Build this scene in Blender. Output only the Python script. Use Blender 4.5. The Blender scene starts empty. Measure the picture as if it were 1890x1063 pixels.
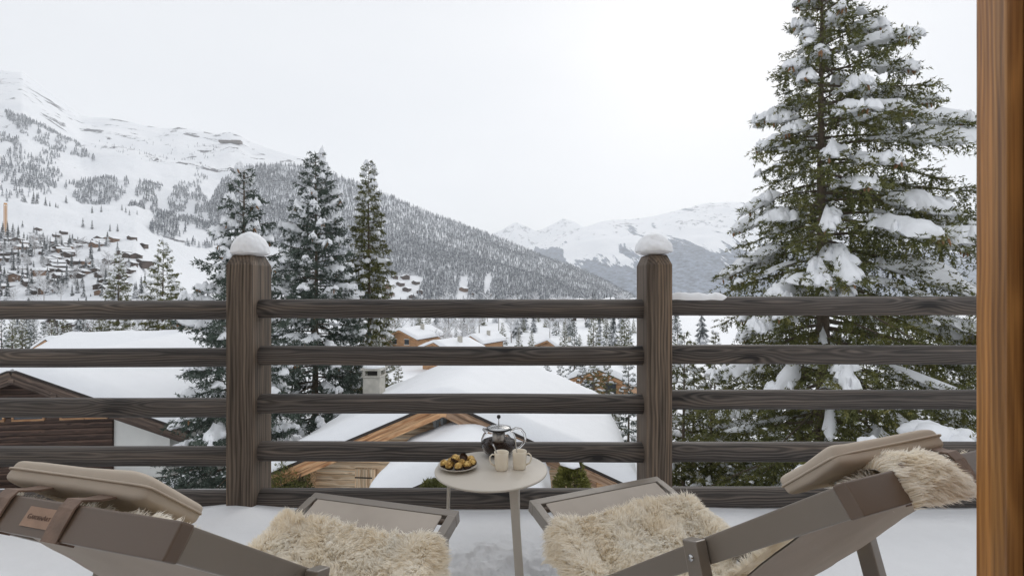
import bpy, bmesh, math, random
import numpy as np
from mathutils import Vector, Matrix, noise as mnoise

# ------------------------------------------------------------------ camera, sky, sun, exposure
scene = bpy.context.scene
COL = scene.collection
R = math.radians
F, CX, CY, CAMZ = 940.0, 945.0, 531.5, 1.2      # focal length in photo pixels, centre, eye height

cam_d = bpy.data.cameras.new('camera')
cam_d.sensor_width = 36.0
cam_d.lens = 36.0 * F / 1890.0
cam_d.clip_start = 0.03
cam_d.clip_end = 60000.0
cam = bpy.data.objects.new('camera', cam_d)
COL.objects.link(cam)
cam.location = (0, 0, CAMZ)
cam.rotation_euler = (R(90), 0, 0)
scene.camera = cam

SUN_AZ, SUN_EL = R(21), R(30)                    # azimuth right of the view axis, elevation
SUN_DIR = Vector((math.sin(SUN_AZ) * math.cos(SUN_EL), math.cos(SUN_AZ) * math.cos(SUN_EL), math.sin(SUN_EL)))
world = bpy.data.worlds.new('World')
scene.world = world
world.use_nodes = True
wn = world.node_tree
wn.nodes.clear()
def WN(t, **k):
    n = wn.nodes.new(t)
    for a, b in k.items():
        setattr(n, a, b)
    return n
w_out = WN('ShaderNodeOutputWorld')
w_mix = WN('ShaderNodeMixShader')
w_sky = WN('ShaderNodeTexSky', sky_type='NISHITA', sun_disc=False)
w_sky.sun_elevation = SUN_EL
w_sky.sun_rotation = SUN_AZ
w_b1 = WN('ShaderNodeBackground'); w_b1.inputs['Strength'].default_value = 0.12
w_b2 = WN('ShaderNodeBackground'); w_b2.inputs['Strength'].default_value = 1.0
w_tc = WN('ShaderNodeTexCoord')
w_map = WN('ShaderNodeMapping'); w_map.inputs['Scale'].default_value = (1.3, 1.3, 4.0)
w_noise = WN('ShaderNodeTexNoise'); w_noise.inputs['Scale'].default_value = 1.6; w_noise.inputs['Detail'].default_value = 4.0
w_ramp = WN('ShaderNodeValToRGB')
w_ramp.color_ramp.elements[0].position = 0.3; w_ramp.color_ramp.elements[0].color = (0.615, 0.626, 0.644, 1)
w_ramp.color_ramp.elements[1].position = 0.7; w_ramp.color_ramp.elements[1].color = (0.65, 0.658, 0.671, 1)
# the veiled sun: the cloud is brighter around its direction
w_dot = WN('ShaderNodeVectorMath', operation='DOT_PRODUCT')
w_dot.inputs[1].default_value = (math.sin(SUN_AZ) * math.cos(R(24)), math.cos(SUN_AZ) * math.cos(R(24)), math.sin(R(24)))
w_pow = WN('ShaderNodeMath', operation='POWER'); w_pow.inputs[1].default_value = 22.0; w_pow.use_clamp = True
w_max = WN('ShaderNodeMath', operation='MAXIMUM'); w_max.inputs[1].default_value = 0.0
w_mul = WN('ShaderNodeMath', operation='MULTIPLY_ADD'); w_mul.inputs[1].default_value = 0.04; w_mul.inputs[2].default_value = 1.0
w_vm = WN('ShaderNodeVectorMath', operation='SCALE')
L_ = wn.links.new
L_(w_tc.outputs['Generated'], w_map.inputs['Vector']); L_(w_map.outputs['Vector'], w_noise.inputs['Vector'])
L_(w_noise.outputs['Fac'], w_ramp.inputs['Fac'])
L_(w_tc.outputs['Generated'], w_dot.inputs[0]); L_(w_dot.outputs['Value'], w_max.inputs[0]); L_(w_max.outputs[0], w_pow.inputs[0])
L_(w_pow.outputs[0], w_mul.inputs[0]); L_(w_ramp.outputs['Color'], w_vm.inputs[0]); L_(w_mul.outputs[0], w_vm.inputs['Scale'])
L_(w_vm.outputs['Vector'], w_b2.inputs['Color']); L_(w_sky.outputs['Color'], w_b1.inputs['Color'])
w_mix.inputs['Fac'].default_value = 0.93
L_(w_b1.outputs[0], w_mix.inputs[1]); L_(w_b2.outputs[0], w_mix.inputs[2]); L_(w_mix.outputs[0], w_out.inputs['Surface'])

sun_d = bpy.data.lights.new('sun', 'SUN')
sun_d.energy = 0.6
sun_d.angle = R(28)
sun_d.color = (1.0, 0.96, 0.90)
sun = bpy.data.objects.new('sun', sun_d)
COL.objects.link(sun)
sun.rotation_euler = (-SUN_DIR).to_track_quat('-Z', 'Y').to_euler()

scene.view_settings.view_transform = 'Standard'
scene.view_settings.look = 'None'
scene.view_settings.gamma = 1.0
scene.view_settings.exposure = 0.50
scene.render.engine = 'CYCLES'
scene.cycles.use_denoising = True
scene.cycles.max_bounces = 12
scene.cycles.diffuse_bounces = 9
scene.cycles.volume_bounces = 3
scene.cycles.transparent_max_bounces = 16

# ------------------------------------------------------------------ helpers
random.seed(7)
RNG = np.random.default_rng(11)

def at(px, py, Y):
    """photo pixel + distance -> world point"""
    return Vector(((px - CX) / F * Y, Y, CAMZ - (py - CY) / F * Y))

def at_z(px, py, z):
    Y = (CAMZ - z) * F / (py - CY)
    return Vector(((px - CX) / F * Y, Y, z))

def tag(o, label=None, cat=None, group=None, kind=None):
    if label: o['label'] = label
    if cat: o['category'] = cat
    if group: o['group'] = group
    if kind: o['kind'] = kind
    return o

def empty(name, loc=(0, 0, 0), rz=0.0, **kw):
    o = bpy.data.objects.new(name, None)
    o.empty_display_size = 0.2
    COL.objects.link(o)
    o.location = loc
    o.rotation_euler = (0, 0, rz)
    return tag(o, **kw)

def link(name, me, parent=None, loc=None):
    o = bpy.data.objects.new(name, me)
    COL.objects.link(o)
    if parent is not None: o.parent = parent
    if loc is not None: o.location = loc
    return o

def np_mesh(name, V, T, mat=None, smooth=False, Q=None):
    """fast mesh from numpy: V (n,3), T (m,3) triangles, Q (k,4) quads"""
    me = bpy.data.meshes.new(name)
    V = np.ascontiguousarray(V, np.float32)
    me.vertices.add(len(V)); me.vertices.foreach_set('co', V.ravel())
    loops = []; tot = []
    if T is not None and len(T):
        loops.append(np.asarray(T, np.int32).ravel()); tot.append(np.full(len(T), 3, np.int32))
    if Q is not None and len(Q):
        loops.append(np.asarray(Q, np.int32).ravel()); tot.append(np.full(len(Q), 4, np.int32))
    lp = np.concatenate(loops); tt = np.concatenate(tot)
    me.loops.add(len(lp)); me.loops.foreach_set('vertex_index', lp)
    me.polygons.add(len(tt))
    st = np.zeros(len(tt), np.int32); st[1:] = np.cumsum(tt)[:-1]
    me.polygons.foreach_set('loop_start', st); me.polygons.foreach_set('loop_total', tt)
    if smooth: me.polygons.foreach_set('use_smooth', np.ones(len(tt), bool))
    me.update(calc_edges=True); me.validate()
    if mat: me.materials.append(mat)
    return me

def grid_quads(n, m, flip=False):
    """quads of an n x m vertex grid (row-major)"""
    i, j = np.meshgrid(np.arange(n - 1), np.arange(m - 1), indexing='ij')
    a = (i * m + j).ravel()
    q = np.stack([a, a + 1, a + m + 1, a + m], 1)
    return q[:, ::-1] if flip else q

class MB:
    """collects simple shapes; build() links them as ONE mesh object"""
    def __init__(s): s.v = []; s.f = []
    def add(s, vs, fs):
        o = len(s.v); s.v += [tuple(v) for v in vs]; s.f += [tuple(i + o for i in f) for f in fs]; return s
    def box(s, c, d, M=None):
        x, y, z = d[0] / 2, d[1] / 2, d[2] / 2
        vs = [Vector((a * x, b * y, e * z)) for a in (-1, 1) for b in (-1, 1) for e in (-1, 1)]
        if M is not None: vs = [M @ v for v in vs]
        vs = [v + Vector(c) for v in vs]
        return s.add(vs, [(0, 1, 3, 2), (4, 6, 7, 5), (0, 4, 5, 1), (2, 3, 7, 6), (0, 2, 6, 4), (1, 5, 7, 3)])
    def bar(s, a, b, w, h, up=(0, 0, 1)):
        """rectangular bar from a to b, w across, h along up"""
        a = Vector(a); b = Vector(b); d = (b - a)
        L = d.length; d.normalize()
        u = Vector(up); sx = d.cross(u).normalized(); uz = sx.cross(d).normalized()
        M = Matrix((sx, d, uz)).transposed()
        return s.box((a + b) / 2, (w, L, h), M)
    def tube(s, pts, rad, n=8, cap=True):
        pts = [Vector(p) for p in pts]
        if not hasattr(rad, '__len__'): rad = [rad] * len(pts)
        o = len(s.v)
        prev = None
        for i, p in enumerate(pts):
            d = (pts[min(i + 1, len(pts) - 1)] - pts[max(i - 1, 0)]).normalized()
            if prev is None:
                prev = Vector((0, 0, 1)) if abs(d.z) < .9 else Vector((1, 0, 0))
            x = (prev - d * prev.dot(d)).normalized(); prev = x
            y = d.cross(x)
            for k in range(n):
                t = 2 * math.pi * k / n
                s.v.append(tuple(p + (x * math.cos(t) + y * math.sin(t)) * rad[i]))
        for i in range(len(pts) - 1):
            for k in range(n):
                a = o + i * n + k; b = o + i * n + (k + 1) % n
                s.f.append((a, b, b + n, a + n))
        if cap:
            s.f.append(tuple(o + k for k in reversed(range(n))))
            s.f.append(tuple(o + (len(pts) - 1) * n + k for k in range(n)))
        return s
    def lathe(s, prof, n=32, c=(0, 0, 0)):
        o = len(s.v); c = Vector(c)
        for r, z in prof:
            for k in range(n):
                t = 2 * math.pi * k / n
                s.v.append(tuple(c + Vector((r * math.cos(t), r * math.sin(t), z))))
        for i in range(len(prof) - 1):
            for k in range(n):
                a = o + i * n + k; b = o + i * n + (k + 1) % n
                s.f.append((a, b, b + n, a + n))
        return s
    def mesh(s, name, mat, smooth=False, bevel=0.0, seg=2):
        me = bpy.data.meshes.new(name)
        me.from_pydata(s.v, [], s.f)
        if bevel > 0:
            bm = bmesh.new(); bm.from_mesh(me)
            es = [e for e in bm.edges if len(e.link_faces) == 2 and e.calc_face_angle(0) > .6]
            bmesh.ops.bevel(bm, geom=es, offset=bevel, segments=seg, affect='EDGES', profile=.5)
            bm.to_mesh(me); bm.free()
        if smooth:
            for p in me.polygons: p.use_smooth = True
        me.update()
        if mat: me.materials.append(mat)
        return me
    def build(s, name, mat, parent=None, smooth=False, bevel=0.0, seg=2):
        return link(name, s.mesh(name, mat, smooth, bevel, seg), parent)

def _hash(ix, iy, iz, seed):
    h = (ix * 374761393 + iy * 668265263 + iz * 2147483647 + seed * 1274126177) & 0xFFFFFFFF
    h = ((h ^ (h >> 13)) * 1274126177) & 0xFFFFFFFF
    h = (h ^ (h >> 16)) & 0xFFFFFFFF
    return h.astype(np.float64) / 4294967295.0 * 2 - 1

def vnoise(P, seed=0):
    P = np.asarray(P, np.float64)
    I = np.floor(P).astype(np.int64); f = P - I
    u = f * f * f * (f * (f * 6 - 15) + 10)
    x, y, z = I[..., 0], I[..., 1], I[..., 2]
    r = 0
    for a in (0, 1):
        wa = u[..., 0] if a else 1 - u[..., 0]
        for b in (0, 1):
            wb = u[..., 1] if b else 1 - u[..., 1]
            for c in (0, 1):
                wc = u[..., 2] if c else 1 - u[..., 2]
                r = r + wa * wb * wc * _hash(x + a, y + b, z + c, seed)
    return r

def fbm(P, oct=4, seed=0, gain=.5, lac=2.03):
    P = np.asarray(P, np.float64); a = 1.0; r = 0; s = 0
    for k in range(oct):
        r = r + a * vnoise(P, seed + k * 17); s += a
        P = P * lac + 13.7; a *= gain
    return r / s

def fbm2(x, y, oct=4, seed=0, gain=.5):
    return fbm(np.stack([x, y, np.zeros_like(x) + .37], -1), oct, seed, gain)

def smooth01(x): 
    x = np.clip(x, 0, 1); return x * x * (3 - 2 * x)

# ------------------------------------------------------------------ materials
MATS = {}
class NT:
    def __init__(s, name):
        s.m = bpy.data.materials.new(name); s.m.use_nodes = True
        s.t = s.m.node_tree; s.t.nodes.clear()
        s.out = s.n('ShaderNodeOutputMaterial'); s.b = s.n('ShaderNodeBsdfPrincipled')
        s.l(s.b.outputs[0], s.out.inputs['Surface']); MATS[name] = s.m
    def n(s, t, ins=None, **k):
        n = s.t.nodes.new(t)
        for a, b in k.items(): setattr(n, a, b)
        for a, b in (ins or {}).items():
            if hasattr(b, 'is_output'): s.l(b, n.inputs[a])
            else: n.inputs[a].default_value = b
        return n
    def l(s, a, b): s.t.links.new(a, b)
    def set(s, **k):
        for a, b in k.items():
            a = a.replace('_', ' ')
            if hasattr(b, 'is_output'): s.l(b, s.b.inputs[a])
            else: s.b.inputs[a].default_value = b
        return s
    def obj(s, scale=(1, 1, 1), rnd=True):
        tc = s.n('ShaderNodeTexCoord')
        v = tc.outputs['Object']
        if rnd:
            oi = s.n('ShaderNodeObjectInfo')
            sc = s.n('ShaderNodeMath', {0: oi.outputs['Random'], 1: 37.0}, operation='MULTIPLY')
            v = s.n('ShaderNodeVectorMath', {0: v, 1: sc.outputs[0]}, operation='ADD').outputs[0]
        return s.n('ShaderNodeMapping', {'Vector': v, 'Scale': scale}).outputs[0]
    def noise(s, v, scale=5, detail=3, rough=.5, dist=0):
        return s.n('ShaderNodeTexNoise', {'Vector': v, 'Scale': scale, 'Detail': detail, 'Roughness': rough, 'Distortion': dist})
    def ramp(s, fac, stops):
        r = s.n('ShaderNodeValToRGB', {'Fac': fac})
        e = r.color_ramp.elements
        while len(e) < len(stops): e.new(.5)
        for el, (p, c) in zip(e, stops):
            el.position = p
            el.color = (*c, 1) if hasattr(c, '__len__') else (c, c, c, 1)
        return r.outputs['Color']
    def mix(s, fac, a, b, mode='MIX'):
        n = s.n('ShaderNodeMix', data_type='RGBA', blend_type=mode)
        for i, x in ((0, fac), (6, a), (7, b)):
            if hasattr(x, 'is_output'): s.l(x, n.inputs[i])
            elif i == 0: n.inputs[i].default_value = x
            else: n.inputs[i].default_value = (*x, 1)
        return n.outputs[2]
    def math(s, op, a, b=0.0, c=0.0, clamp=False):
        n = s.n('ShaderNodeMath', operation=op, use_clamp=clamp)
        for i, x in enumerate((a, b, c)):
            if hasattr(x, 'is_output'): s.l(x, n.inputs[i])
            else: n.inputs[i].default_value = x
        return n.outputs[0]
    def bump(s, h, strength=.3, dist=.01):
        b = s.n('ShaderNodeBump', {'Height': h, 'Strength': strength, 'Distance': dist})
        s.l(b.outputs[0], s.b.inputs['Normal']); return b

def plain(name, col, rough=.5, metal=0.0, var=.06, vscale=6, bump=0.0, bscale=200, **k):
    m = NT(name)
    v = m.obj()
    nz = m.noise(v, vscale, 4)
    lo = tuple(max(0, c * (1 - var)) for c in col); hi = tuple(min(1, c * (1 + var)) for c in col)
    m.set(Base_Color=m.ramp(nz.outputs['Fac'], [(.3, lo), (.7, hi)]), Roughness=rough, Metallic=metal, **k)
    if bump: m.bump(m.noise(v, bscale, 2).outputs['Fac'], bump, .002)
    return m.m

def snow_mat(name, scale=1.0, strength=.35, dist=.02, col=(.86, .875, .90)):
    m = NT(name)
    v = m.obj(rnd=False)
    a = m.noise(v, 6 * scale, 5, .6)
    b = m.noise(v, 60 * scale, 3, .6)
    h = m.math('MULTIPLY_ADD', b.outputs['Fac'], .25, a.outputs['Fac'])
    m.set(Base_Color=m.ramp(a.outputs['Fac'], [(.3, tuple(c * .97 for c in col)), (.7, col)]), Roughness=.65)
    m.b.inputs['Specular IOR Level'].default_value = .25
    m.bump(h, strength, dist)
    return m.m

def wood_mat(name, dark, light, axis='X', ring=45.0, pith=(.03, -.05), rough=.7, grain=.5, knots=True, warp=.035, spec=.3, coat=0.0, bstr=.3, crack=.8):
    """sawn wood: growth rings about an off-centre pith, warped along the grain, with knots and fibres"""
    m = NT(name)
    tc = m.n('ShaderNodeTexCoord')
    oi = m.n('ShaderNodeObjectInfo')
    sep = m.n('ShaderNodeSeparateXYZ', {0: tc.outputs['Object']})
    ax = {'X': ('X', 'Y', 'Z'), 'Y': ('Y', 'X', 'Z'), 'Z': ('Z', 'X', 'Y')}[axis]
    g = m.math('MULTIPLY_ADD', oi.outputs['Random'], 53.0, sep.outputs[ax[0]])
    p = m.math('ADD', sep.outputs[ax[1]], pith[0]); q = m.math('ADD', sep.outputs[ax[2]], pith[1])
    # slow warp along the grain
    cw = m.n('ShaderNodeCombineXYZ', {0: m.math('MULTIPLY', g, 1.1), 1: m.math('MULTIPLY', p, 5.0), 2: m.math('MULTIPLY', q, 5.0)})
    wn_ = m.noise(cw.outputs[0], 1.0, 3, .5)
    # knots
    kd = None
    ck = m.n('ShaderNodeCombineXYZ', {0: m.math('MULTIPLY', g, 2.1), 1: m.math('MULTIPLY', p, 7.0), 2: m.math('MULTIPLY', q, 7.0)})
    vo = m.n('ShaderNodeTexVoronoi', {'Vector': ck.outputs[0], 'Scale': 1.0})
    kd = m.math('SMOOTH_MIN', vo.outputs['Distance'], .42, .15)
    kn = m.math('MULTIPLY_ADD', kd, -2.4, 1.0, clamp=True)          # 1 at a knot's heart
    r2 = m.math('ADD', m.math('MULTIPLY', p, p), m.math('MULTIPLY', q, q))
    r = m.math('SQRT', r2)
    r = m.math('MULTIPLY_ADD', wn_.outputs['Fac'], warp * 2, r)
    if knots: r = m.math('MULTIPLY_ADD', kn, .045, r)
    s_ = m.math('SINE', m.math('MULTIPLY', r, ring * 6.283))
    rings = m.math('MULTIPLY_ADD', s_, .5, .5)
    rings = m.math('POWER', rings, 1.3)
    rvar = m.noise(m.n('ShaderNodeCombineXYZ', {0: m.math('MULTIPLY', g, .7), 1: m.math('MULTIPLY', r, 38.0), 2: 0.0}).outputs[0], 1.0, 2)
    rings = m.math('MULTIPLY', rings, m.math('MULTIPLY_ADD', rvar.outputs['Fac'], 1.5, .15))
    cf = m.n('ShaderNodeCombineXYZ', {0: m.math('MULTIPLY', g, 4.0), 1: m.math('MULTIPLY', p, 170.0), 2: m.math('MULTIPLY', q, 170.0)})
    fib = m.noise(cf.outputs[0], 1.0, 3, .6)
    cb = m.n('ShaderNodeCombineXYZ', {0: m.math('MULTIPLY', g, .9), 1: m.math('MULTIPLY', p, 9.0), 2: m.math('MULTIPLY', q, 9.0)})
    blot = m.noise(cb.outputs[0], 1.0, 4, .6)
    f = m.math('MULTIPLY_ADD', rings, grain, m.math('MULTIPLY', fib.outputs['Fac'], 1 - grain))
    f = m.math('ADD', f, m.math('MULTIPLY_ADD', blot.outputs['Fac'], .7, -.35))
    if knots:
        f = m.math('SUBTRACT', f, m.math('MULTIPLY', m.math('POWER', kn, 4.0), .9))
    col = m.ramp(f, [(.12, dark), (.85, light)])
    # boards weather in streaks, and split along the grain
    cs = m.n('ShaderNodeCombineXYZ', {0: m.math('MULTIPLY', g, .45), 1: m.math('MULTIPLY', p, 24.0), 2: m.math('MULTIPLY', q, 24.0)})
    stk = m.noise(cs.outputs[0], 1.0, 4, .6)
    col = m.mix(1.0, col, m.ramp(stk.outputs['Fac'], [(.30, (.50, .47, .45)), (.5, (.98, .98, .98)), (.70, (1.42, 1.30, 1.16))]), 'MULTIPLY')
    cc = m.n('ShaderNodeCombineXYZ', {0: m.math('MULTIPLY', g, 1.1), 1: m.math('MULTIPLY', p, 62.0), 2: m.math('MULTIPLY', q, 62.0)})
    crk = m.n('ShaderNodeMapRange', {'Value': m.noise(cc.outputs[0], 1.0, 2, .5, .4).outputs['Fac'], 'From Min': .665, 'From Max': .70}).outputs[0]
    col = m.mix(m.math('MULTIPLY', crk, crack), col, tuple(c * .25 for c in dark))
    m.set(Base_Color=col, Roughness=rough)
    m.b.inputs['Specular IOR Level'].default_value = spec
    if coat: m.b.inputs['Coat Weight'].default_value = coat; m.b.inputs['Coat Roughness'].default_value = .18
    h = m.math('MULTIPLY_ADD', rings, .5, m.math('MULTIPLY', fib.outputs['Fac'], .7))
    h = m.math('SUBTRACT', h, m.math('MULTIPLY', crk, crack * 1.5))
    m.bump(h, bstr, .0018)
    return m.m

M_SNOW = snow_mat('snow_near', 1.6, .4, .015)
M_SNOWCAP = snow_mat('snow_packed', 5.0, .5, .006)
M_SNOWR = snow_mat('snow_roof', .3, .3, .07)
M_SNOWT = snow_mat('snow_on_trees', 1.2, .5, .04, (.87, .885, .91))
M_RAIL = wood_mat('weathered_rail_wood', (.012, .010, .009), (.150, .128, .113), 'X', 70, (.055, -.03), .62, .42, warp=.05, spec=.45, bstr=.45)
M_POST = wood_mat('weathered_post_wood', (.022, .017, .014), (.235, .185, .143), 'Z', 80, (.11, .2), .68, .3, knots=False, warp=.03)
M_PILLAR = wood_mat('varnished_larch', (.060, .022, .007), (.60, .29, .085), 'Z', 60, (-.075, .10), .4, .42, True, .06, .5, .2, .3, .4)
M_LATH = wood_mat('varnished_lath', (.13, .050, .014), (.58, .29, .09), 'Z', 100, (-.030, .09), .4, .22, True, .06, .5, .2, .3, .5)
M_PINE = wood_mat('pale_pine_planks', (.58, .42, .27), (.86, .74, .57), 'X', 14, (.2, .1), .6)
M_PINEV = wood_mat('pale_pine_upright', (.58, .42, .27), (.86, .74, .57), 'Z', 14, (.2, .1), .6)
M_BARGE = wood_mat('bargeboard_pine', (.30, .145, .065), (.68, .44, .25), 'X', 16, (.2, .1), .6)
M_BARGEG = wood_mat('bargeboard_weathered', (.075, .055, .042), (.26, .19, .15), 'X', 16, (.2, .1), .7)
M_BARGE2 = wood_mat('bargeboard_greying', (.17, .10, .06), (.46, .32, .22), 'X', 16, (.2, .1), .65)
M_DARKP = wood_mat('dark_stained_planks', (.030, .018, .014), (.125, .078, .058), 'X', 12, (.2, .1), .65)
M_DARKB = wood_mat('dark_bargeboard', (.045, .032, .026), (.17, .125, .10), 'X', 12, (.2, .1), .7)
M_ROOM = plain('room_panelling', (.50, .40, .29), .6, 0, .2, 2)
M_FRAME = plain('taupe_painted_aluminium', (.185, .157, .128), .33, .0, .06, 3, .12, 500, Coat_Weight=.6, Coat_Roughness=.28)
M_FRAMED = plain('taupe_head_bar', (.125, .086, .060), .4, .0, .06, 3, .12, 500, Coat_Weight=.3, Coat_Roughness=.35)
M_TABLE = plain('warm_grey_painted_steel', (.55, .505, .44), .38, .0, .04, 3, .08, 600)
M_LEATHER = plain('brown_leather_strap', (.20, .135, .10), .6, 0, .25, 30, .5, 260)
M_TAGL = plain('tan_leather_tag', (.36, .235, .165), .6, 0, .12, 30, .3, 300)
M_INK = plain('debossed_lettering', (.12, .07, .05), .7)
M_STEEL = plain('brushed_steel', (.55, .55, .55), .25, 1.0, .05)
M_CERAMIC = plain('cream_glazed_ceramic', (.80, .73, .61), .22, 0, .03)
M_PLATE = plain('pale_stoneware', (.50, .47, .42), .3, 0, .05)
M_PLASTER = plain('white_plaster', (.74, .74, .71), .85, 0, .06, 1.5, .4, 40)
M_CONCR = plain('grey_chimney_render', (.48, .46, .41), .9, 0, .15, 4, .4, 30)
M_DARK = plain('dark_opening', (.02, .018, .016), .7)
M_WINDOW = plain('window_glass_dark', (.05, .06, .07), .08, 0, .1, 2)
M_TILE = plain('dark_roof_edge', (.05, .042, .038), .8, 0, .2)
M_BARK = plain('spruce_bark', (.11, .085, .062), .9, 0, .35, 8, .8, 40)
M_CONE = plain('spruce_cone', (.23, .125, .06), .8, 0, .3, 40)
M_CRANE = plain('crane_orange', (.55, .27, .06), .5)
M_LANT = plain('zinc_lantern', (.42, .45, .46), .5)
M_DECK = plain('deck_boards', (.10, .07, .05), .8)
M_COFFEE = plain('black_tea', (.020, .007, .004), .5)
M_COFFEE.node_tree.nodes['Principled BSDF'].inputs['Specular IOR Level'].default_value = .1
M_INFUSE = plain('dark_steel_mesh', (.32, .29, .26), .4, .8, .2, 80)
M_KNOB = plain('black_knob', (.015, .015, .016), .3)
M_PAPER = plain('brown_paper_cup', (.055, .025, .013), .6, 0, .3, 60)

m = NT('clear_glass'); m.set(Base_Color=(1, 1, 1, 1), Roughness=.02, IOR=1.3); m.b.inputs['Transmission Weight'].default_value = 1.0
M_GLASS = m.m
m = NT('gold_foil'); v = m.obj()
vo = m.n('ShaderNodeTexVoronoi', {'Vector': v, 'Scale': 260.0})
m.set(Base_Color=m.ramp(m.noise(v, 90, 3).outputs['Fac'], [(.35, (.38, .20, .05)), (.7, (.95, .68, .26))]), Metallic=.85, Roughness=.3)
m.bump(vo.outputs['Distance'], .9, .004); M_GOLD = m.m

m = NT('taupe_sling_fabric'); v = m.obj()
wv = m.noise(v, 900, 1)
m.set(Base_Color=m.ramp(m.noise(v, 4, 4).outputs['Fac'], [(.3, (.37, .325, .28)), (.7, (.45, .40, .35))]), Roughness=.85)
m.bump(wv.outputs['Fac'], .35, .001); M_SLING = m.m
m = NT('beige_pillow_fabric'); v = m.obj()
m.set(Base_Color=m.ramp(m.noise(v, 5, 4).outputs['Fac'], [(.3, (.44, .375, .305)), (.7, (.51, .44, .365))]), Roughness=.85)
h1 = m.noise(v, 9, 2, .5, .3); m.bump(m.math('MULTIPLY_ADD', m.noise(v, 700, 1).outputs['Fac'], .06, h1.outputs['Fac']), .35, .010); M_PILLOW = m.m

m = NT('cream_fleece'); v = m.obj()
oa = m.n('ShaderNodeAttribute', attribute_name='tip')
c1 = m.ramp(m.noise(v, 9, 4).outputs['Fac'], [(.3, (.945, .885, .77)), (.5, (.985, .955, .89)), (.68, (.995, .985, .95))])
c2 = m.mix(oa.outputs['Fac'], (.93, .87, .76), c1)
m.set(Base_Color=c2, Roughness=.7); m.b.inputs['Specular IOR Level'].default_value = .2
trl = m.n('ShaderNodeBsdfTranslucent', {'Color': c2}); mxs = m.n('ShaderNodeMixShader', {0: .5, 1: m.b.outputs[0], 2: trl.outputs[0]}); m.l(mxs.outputs[0], m.out.inputs['Surface'])
M_FUR = m.m

def needle_mat(name, a, b, c):
    m = NT(name); v = m.obj(rnd=False)
    n1 = m.noise(v, 2.2, 4, .6)
    m.set(Base_Color=m.ramp(n1.outputs['Fac'], [(.28, a), (.52, b), (.75, c)]), Roughness=.6)
    m.b.inputs['Specular IOR Level'].default_value = .3
    return m.m
M_NEED = needle_mat('spruce_needles', (.058, .066, .022), (.122, .128, .040), (.215, .192, .060))
M_NEEDB = needle_mat('blue_spruce_needles', (.040, .055, .043), (.080, .105, .084), (.13, .16, .128))
M_NEEDY = needle_mat('yellow_green_needles', (.070, .075, .018), (.150, .150, .035), (.26, .23, .06))

def snowy_mat(name, base, base2, thr=.35, soft=.25, nscale=1.2, snow=(.84, .855, .88), amt=.7):
    """far things: snow lies on what faces up (geometry normal), patchy; the rest keeps its own colour"""
    m = NT(name)
    g = m.n('ShaderNodeNewGeometry')
    nz = m.n('ShaderNodeSeparateXYZ', {0: g.outputs['Normal']}).outputs[2]
    nz = m.math('ABSOLUTE', nz)
    n1 = m.noise(g.outputs['Position'], nscale, 3, .6)
    f = m.math('MULTIPLY_ADD', n1.outputs['Fac'], amt, nz)
    mr = m.n('ShaderNodeMapRange', {'Value': f, 'From Min': thr + amt * .5, 'From Max': thr + amt * .5 + soft}, interpolation_type='SMOOTHSTEP')
    n2 = m.noise(g.outputs['Position'], nscale * .7, 3)
    m.set(Base_Color=m.mix(mr.outputs[0], m.ramp(n2.outputs['Fac'], [(.3, base), (.7, base2)]), snow), Roughness=.8)
    m.b.inputs['Specular IOR Level'].default_value = .2
    return m.m
M_FARTREE = snowy_mat('frosted_far_conifer', (.045, .055, .055), (.10, .11, .11), .60, .25, .35)
M_FOREST = snowy_mat('frosted_forest', (.095, .107, .125), (.19, .205, .225), .16, .58, .12, amt=1.0)
M_LARCH = snowy_mat('frosted_bare_tree', (.20, .18, .165), (.42, .40, .38), .22, .35, .8)
M_FARWALL = plain('far_chalet_wood', (.085, .060, .048), .8, 0, .5, .12)
M_FARWALL2 = plain('far_chalet_pale_wood', (.22, .135, .085), .8, 0, .3, .12)
M_FARSNOW = plain('far_roof_snow', (.85, .865, .885), .8, 0, .02, .2)

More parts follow.
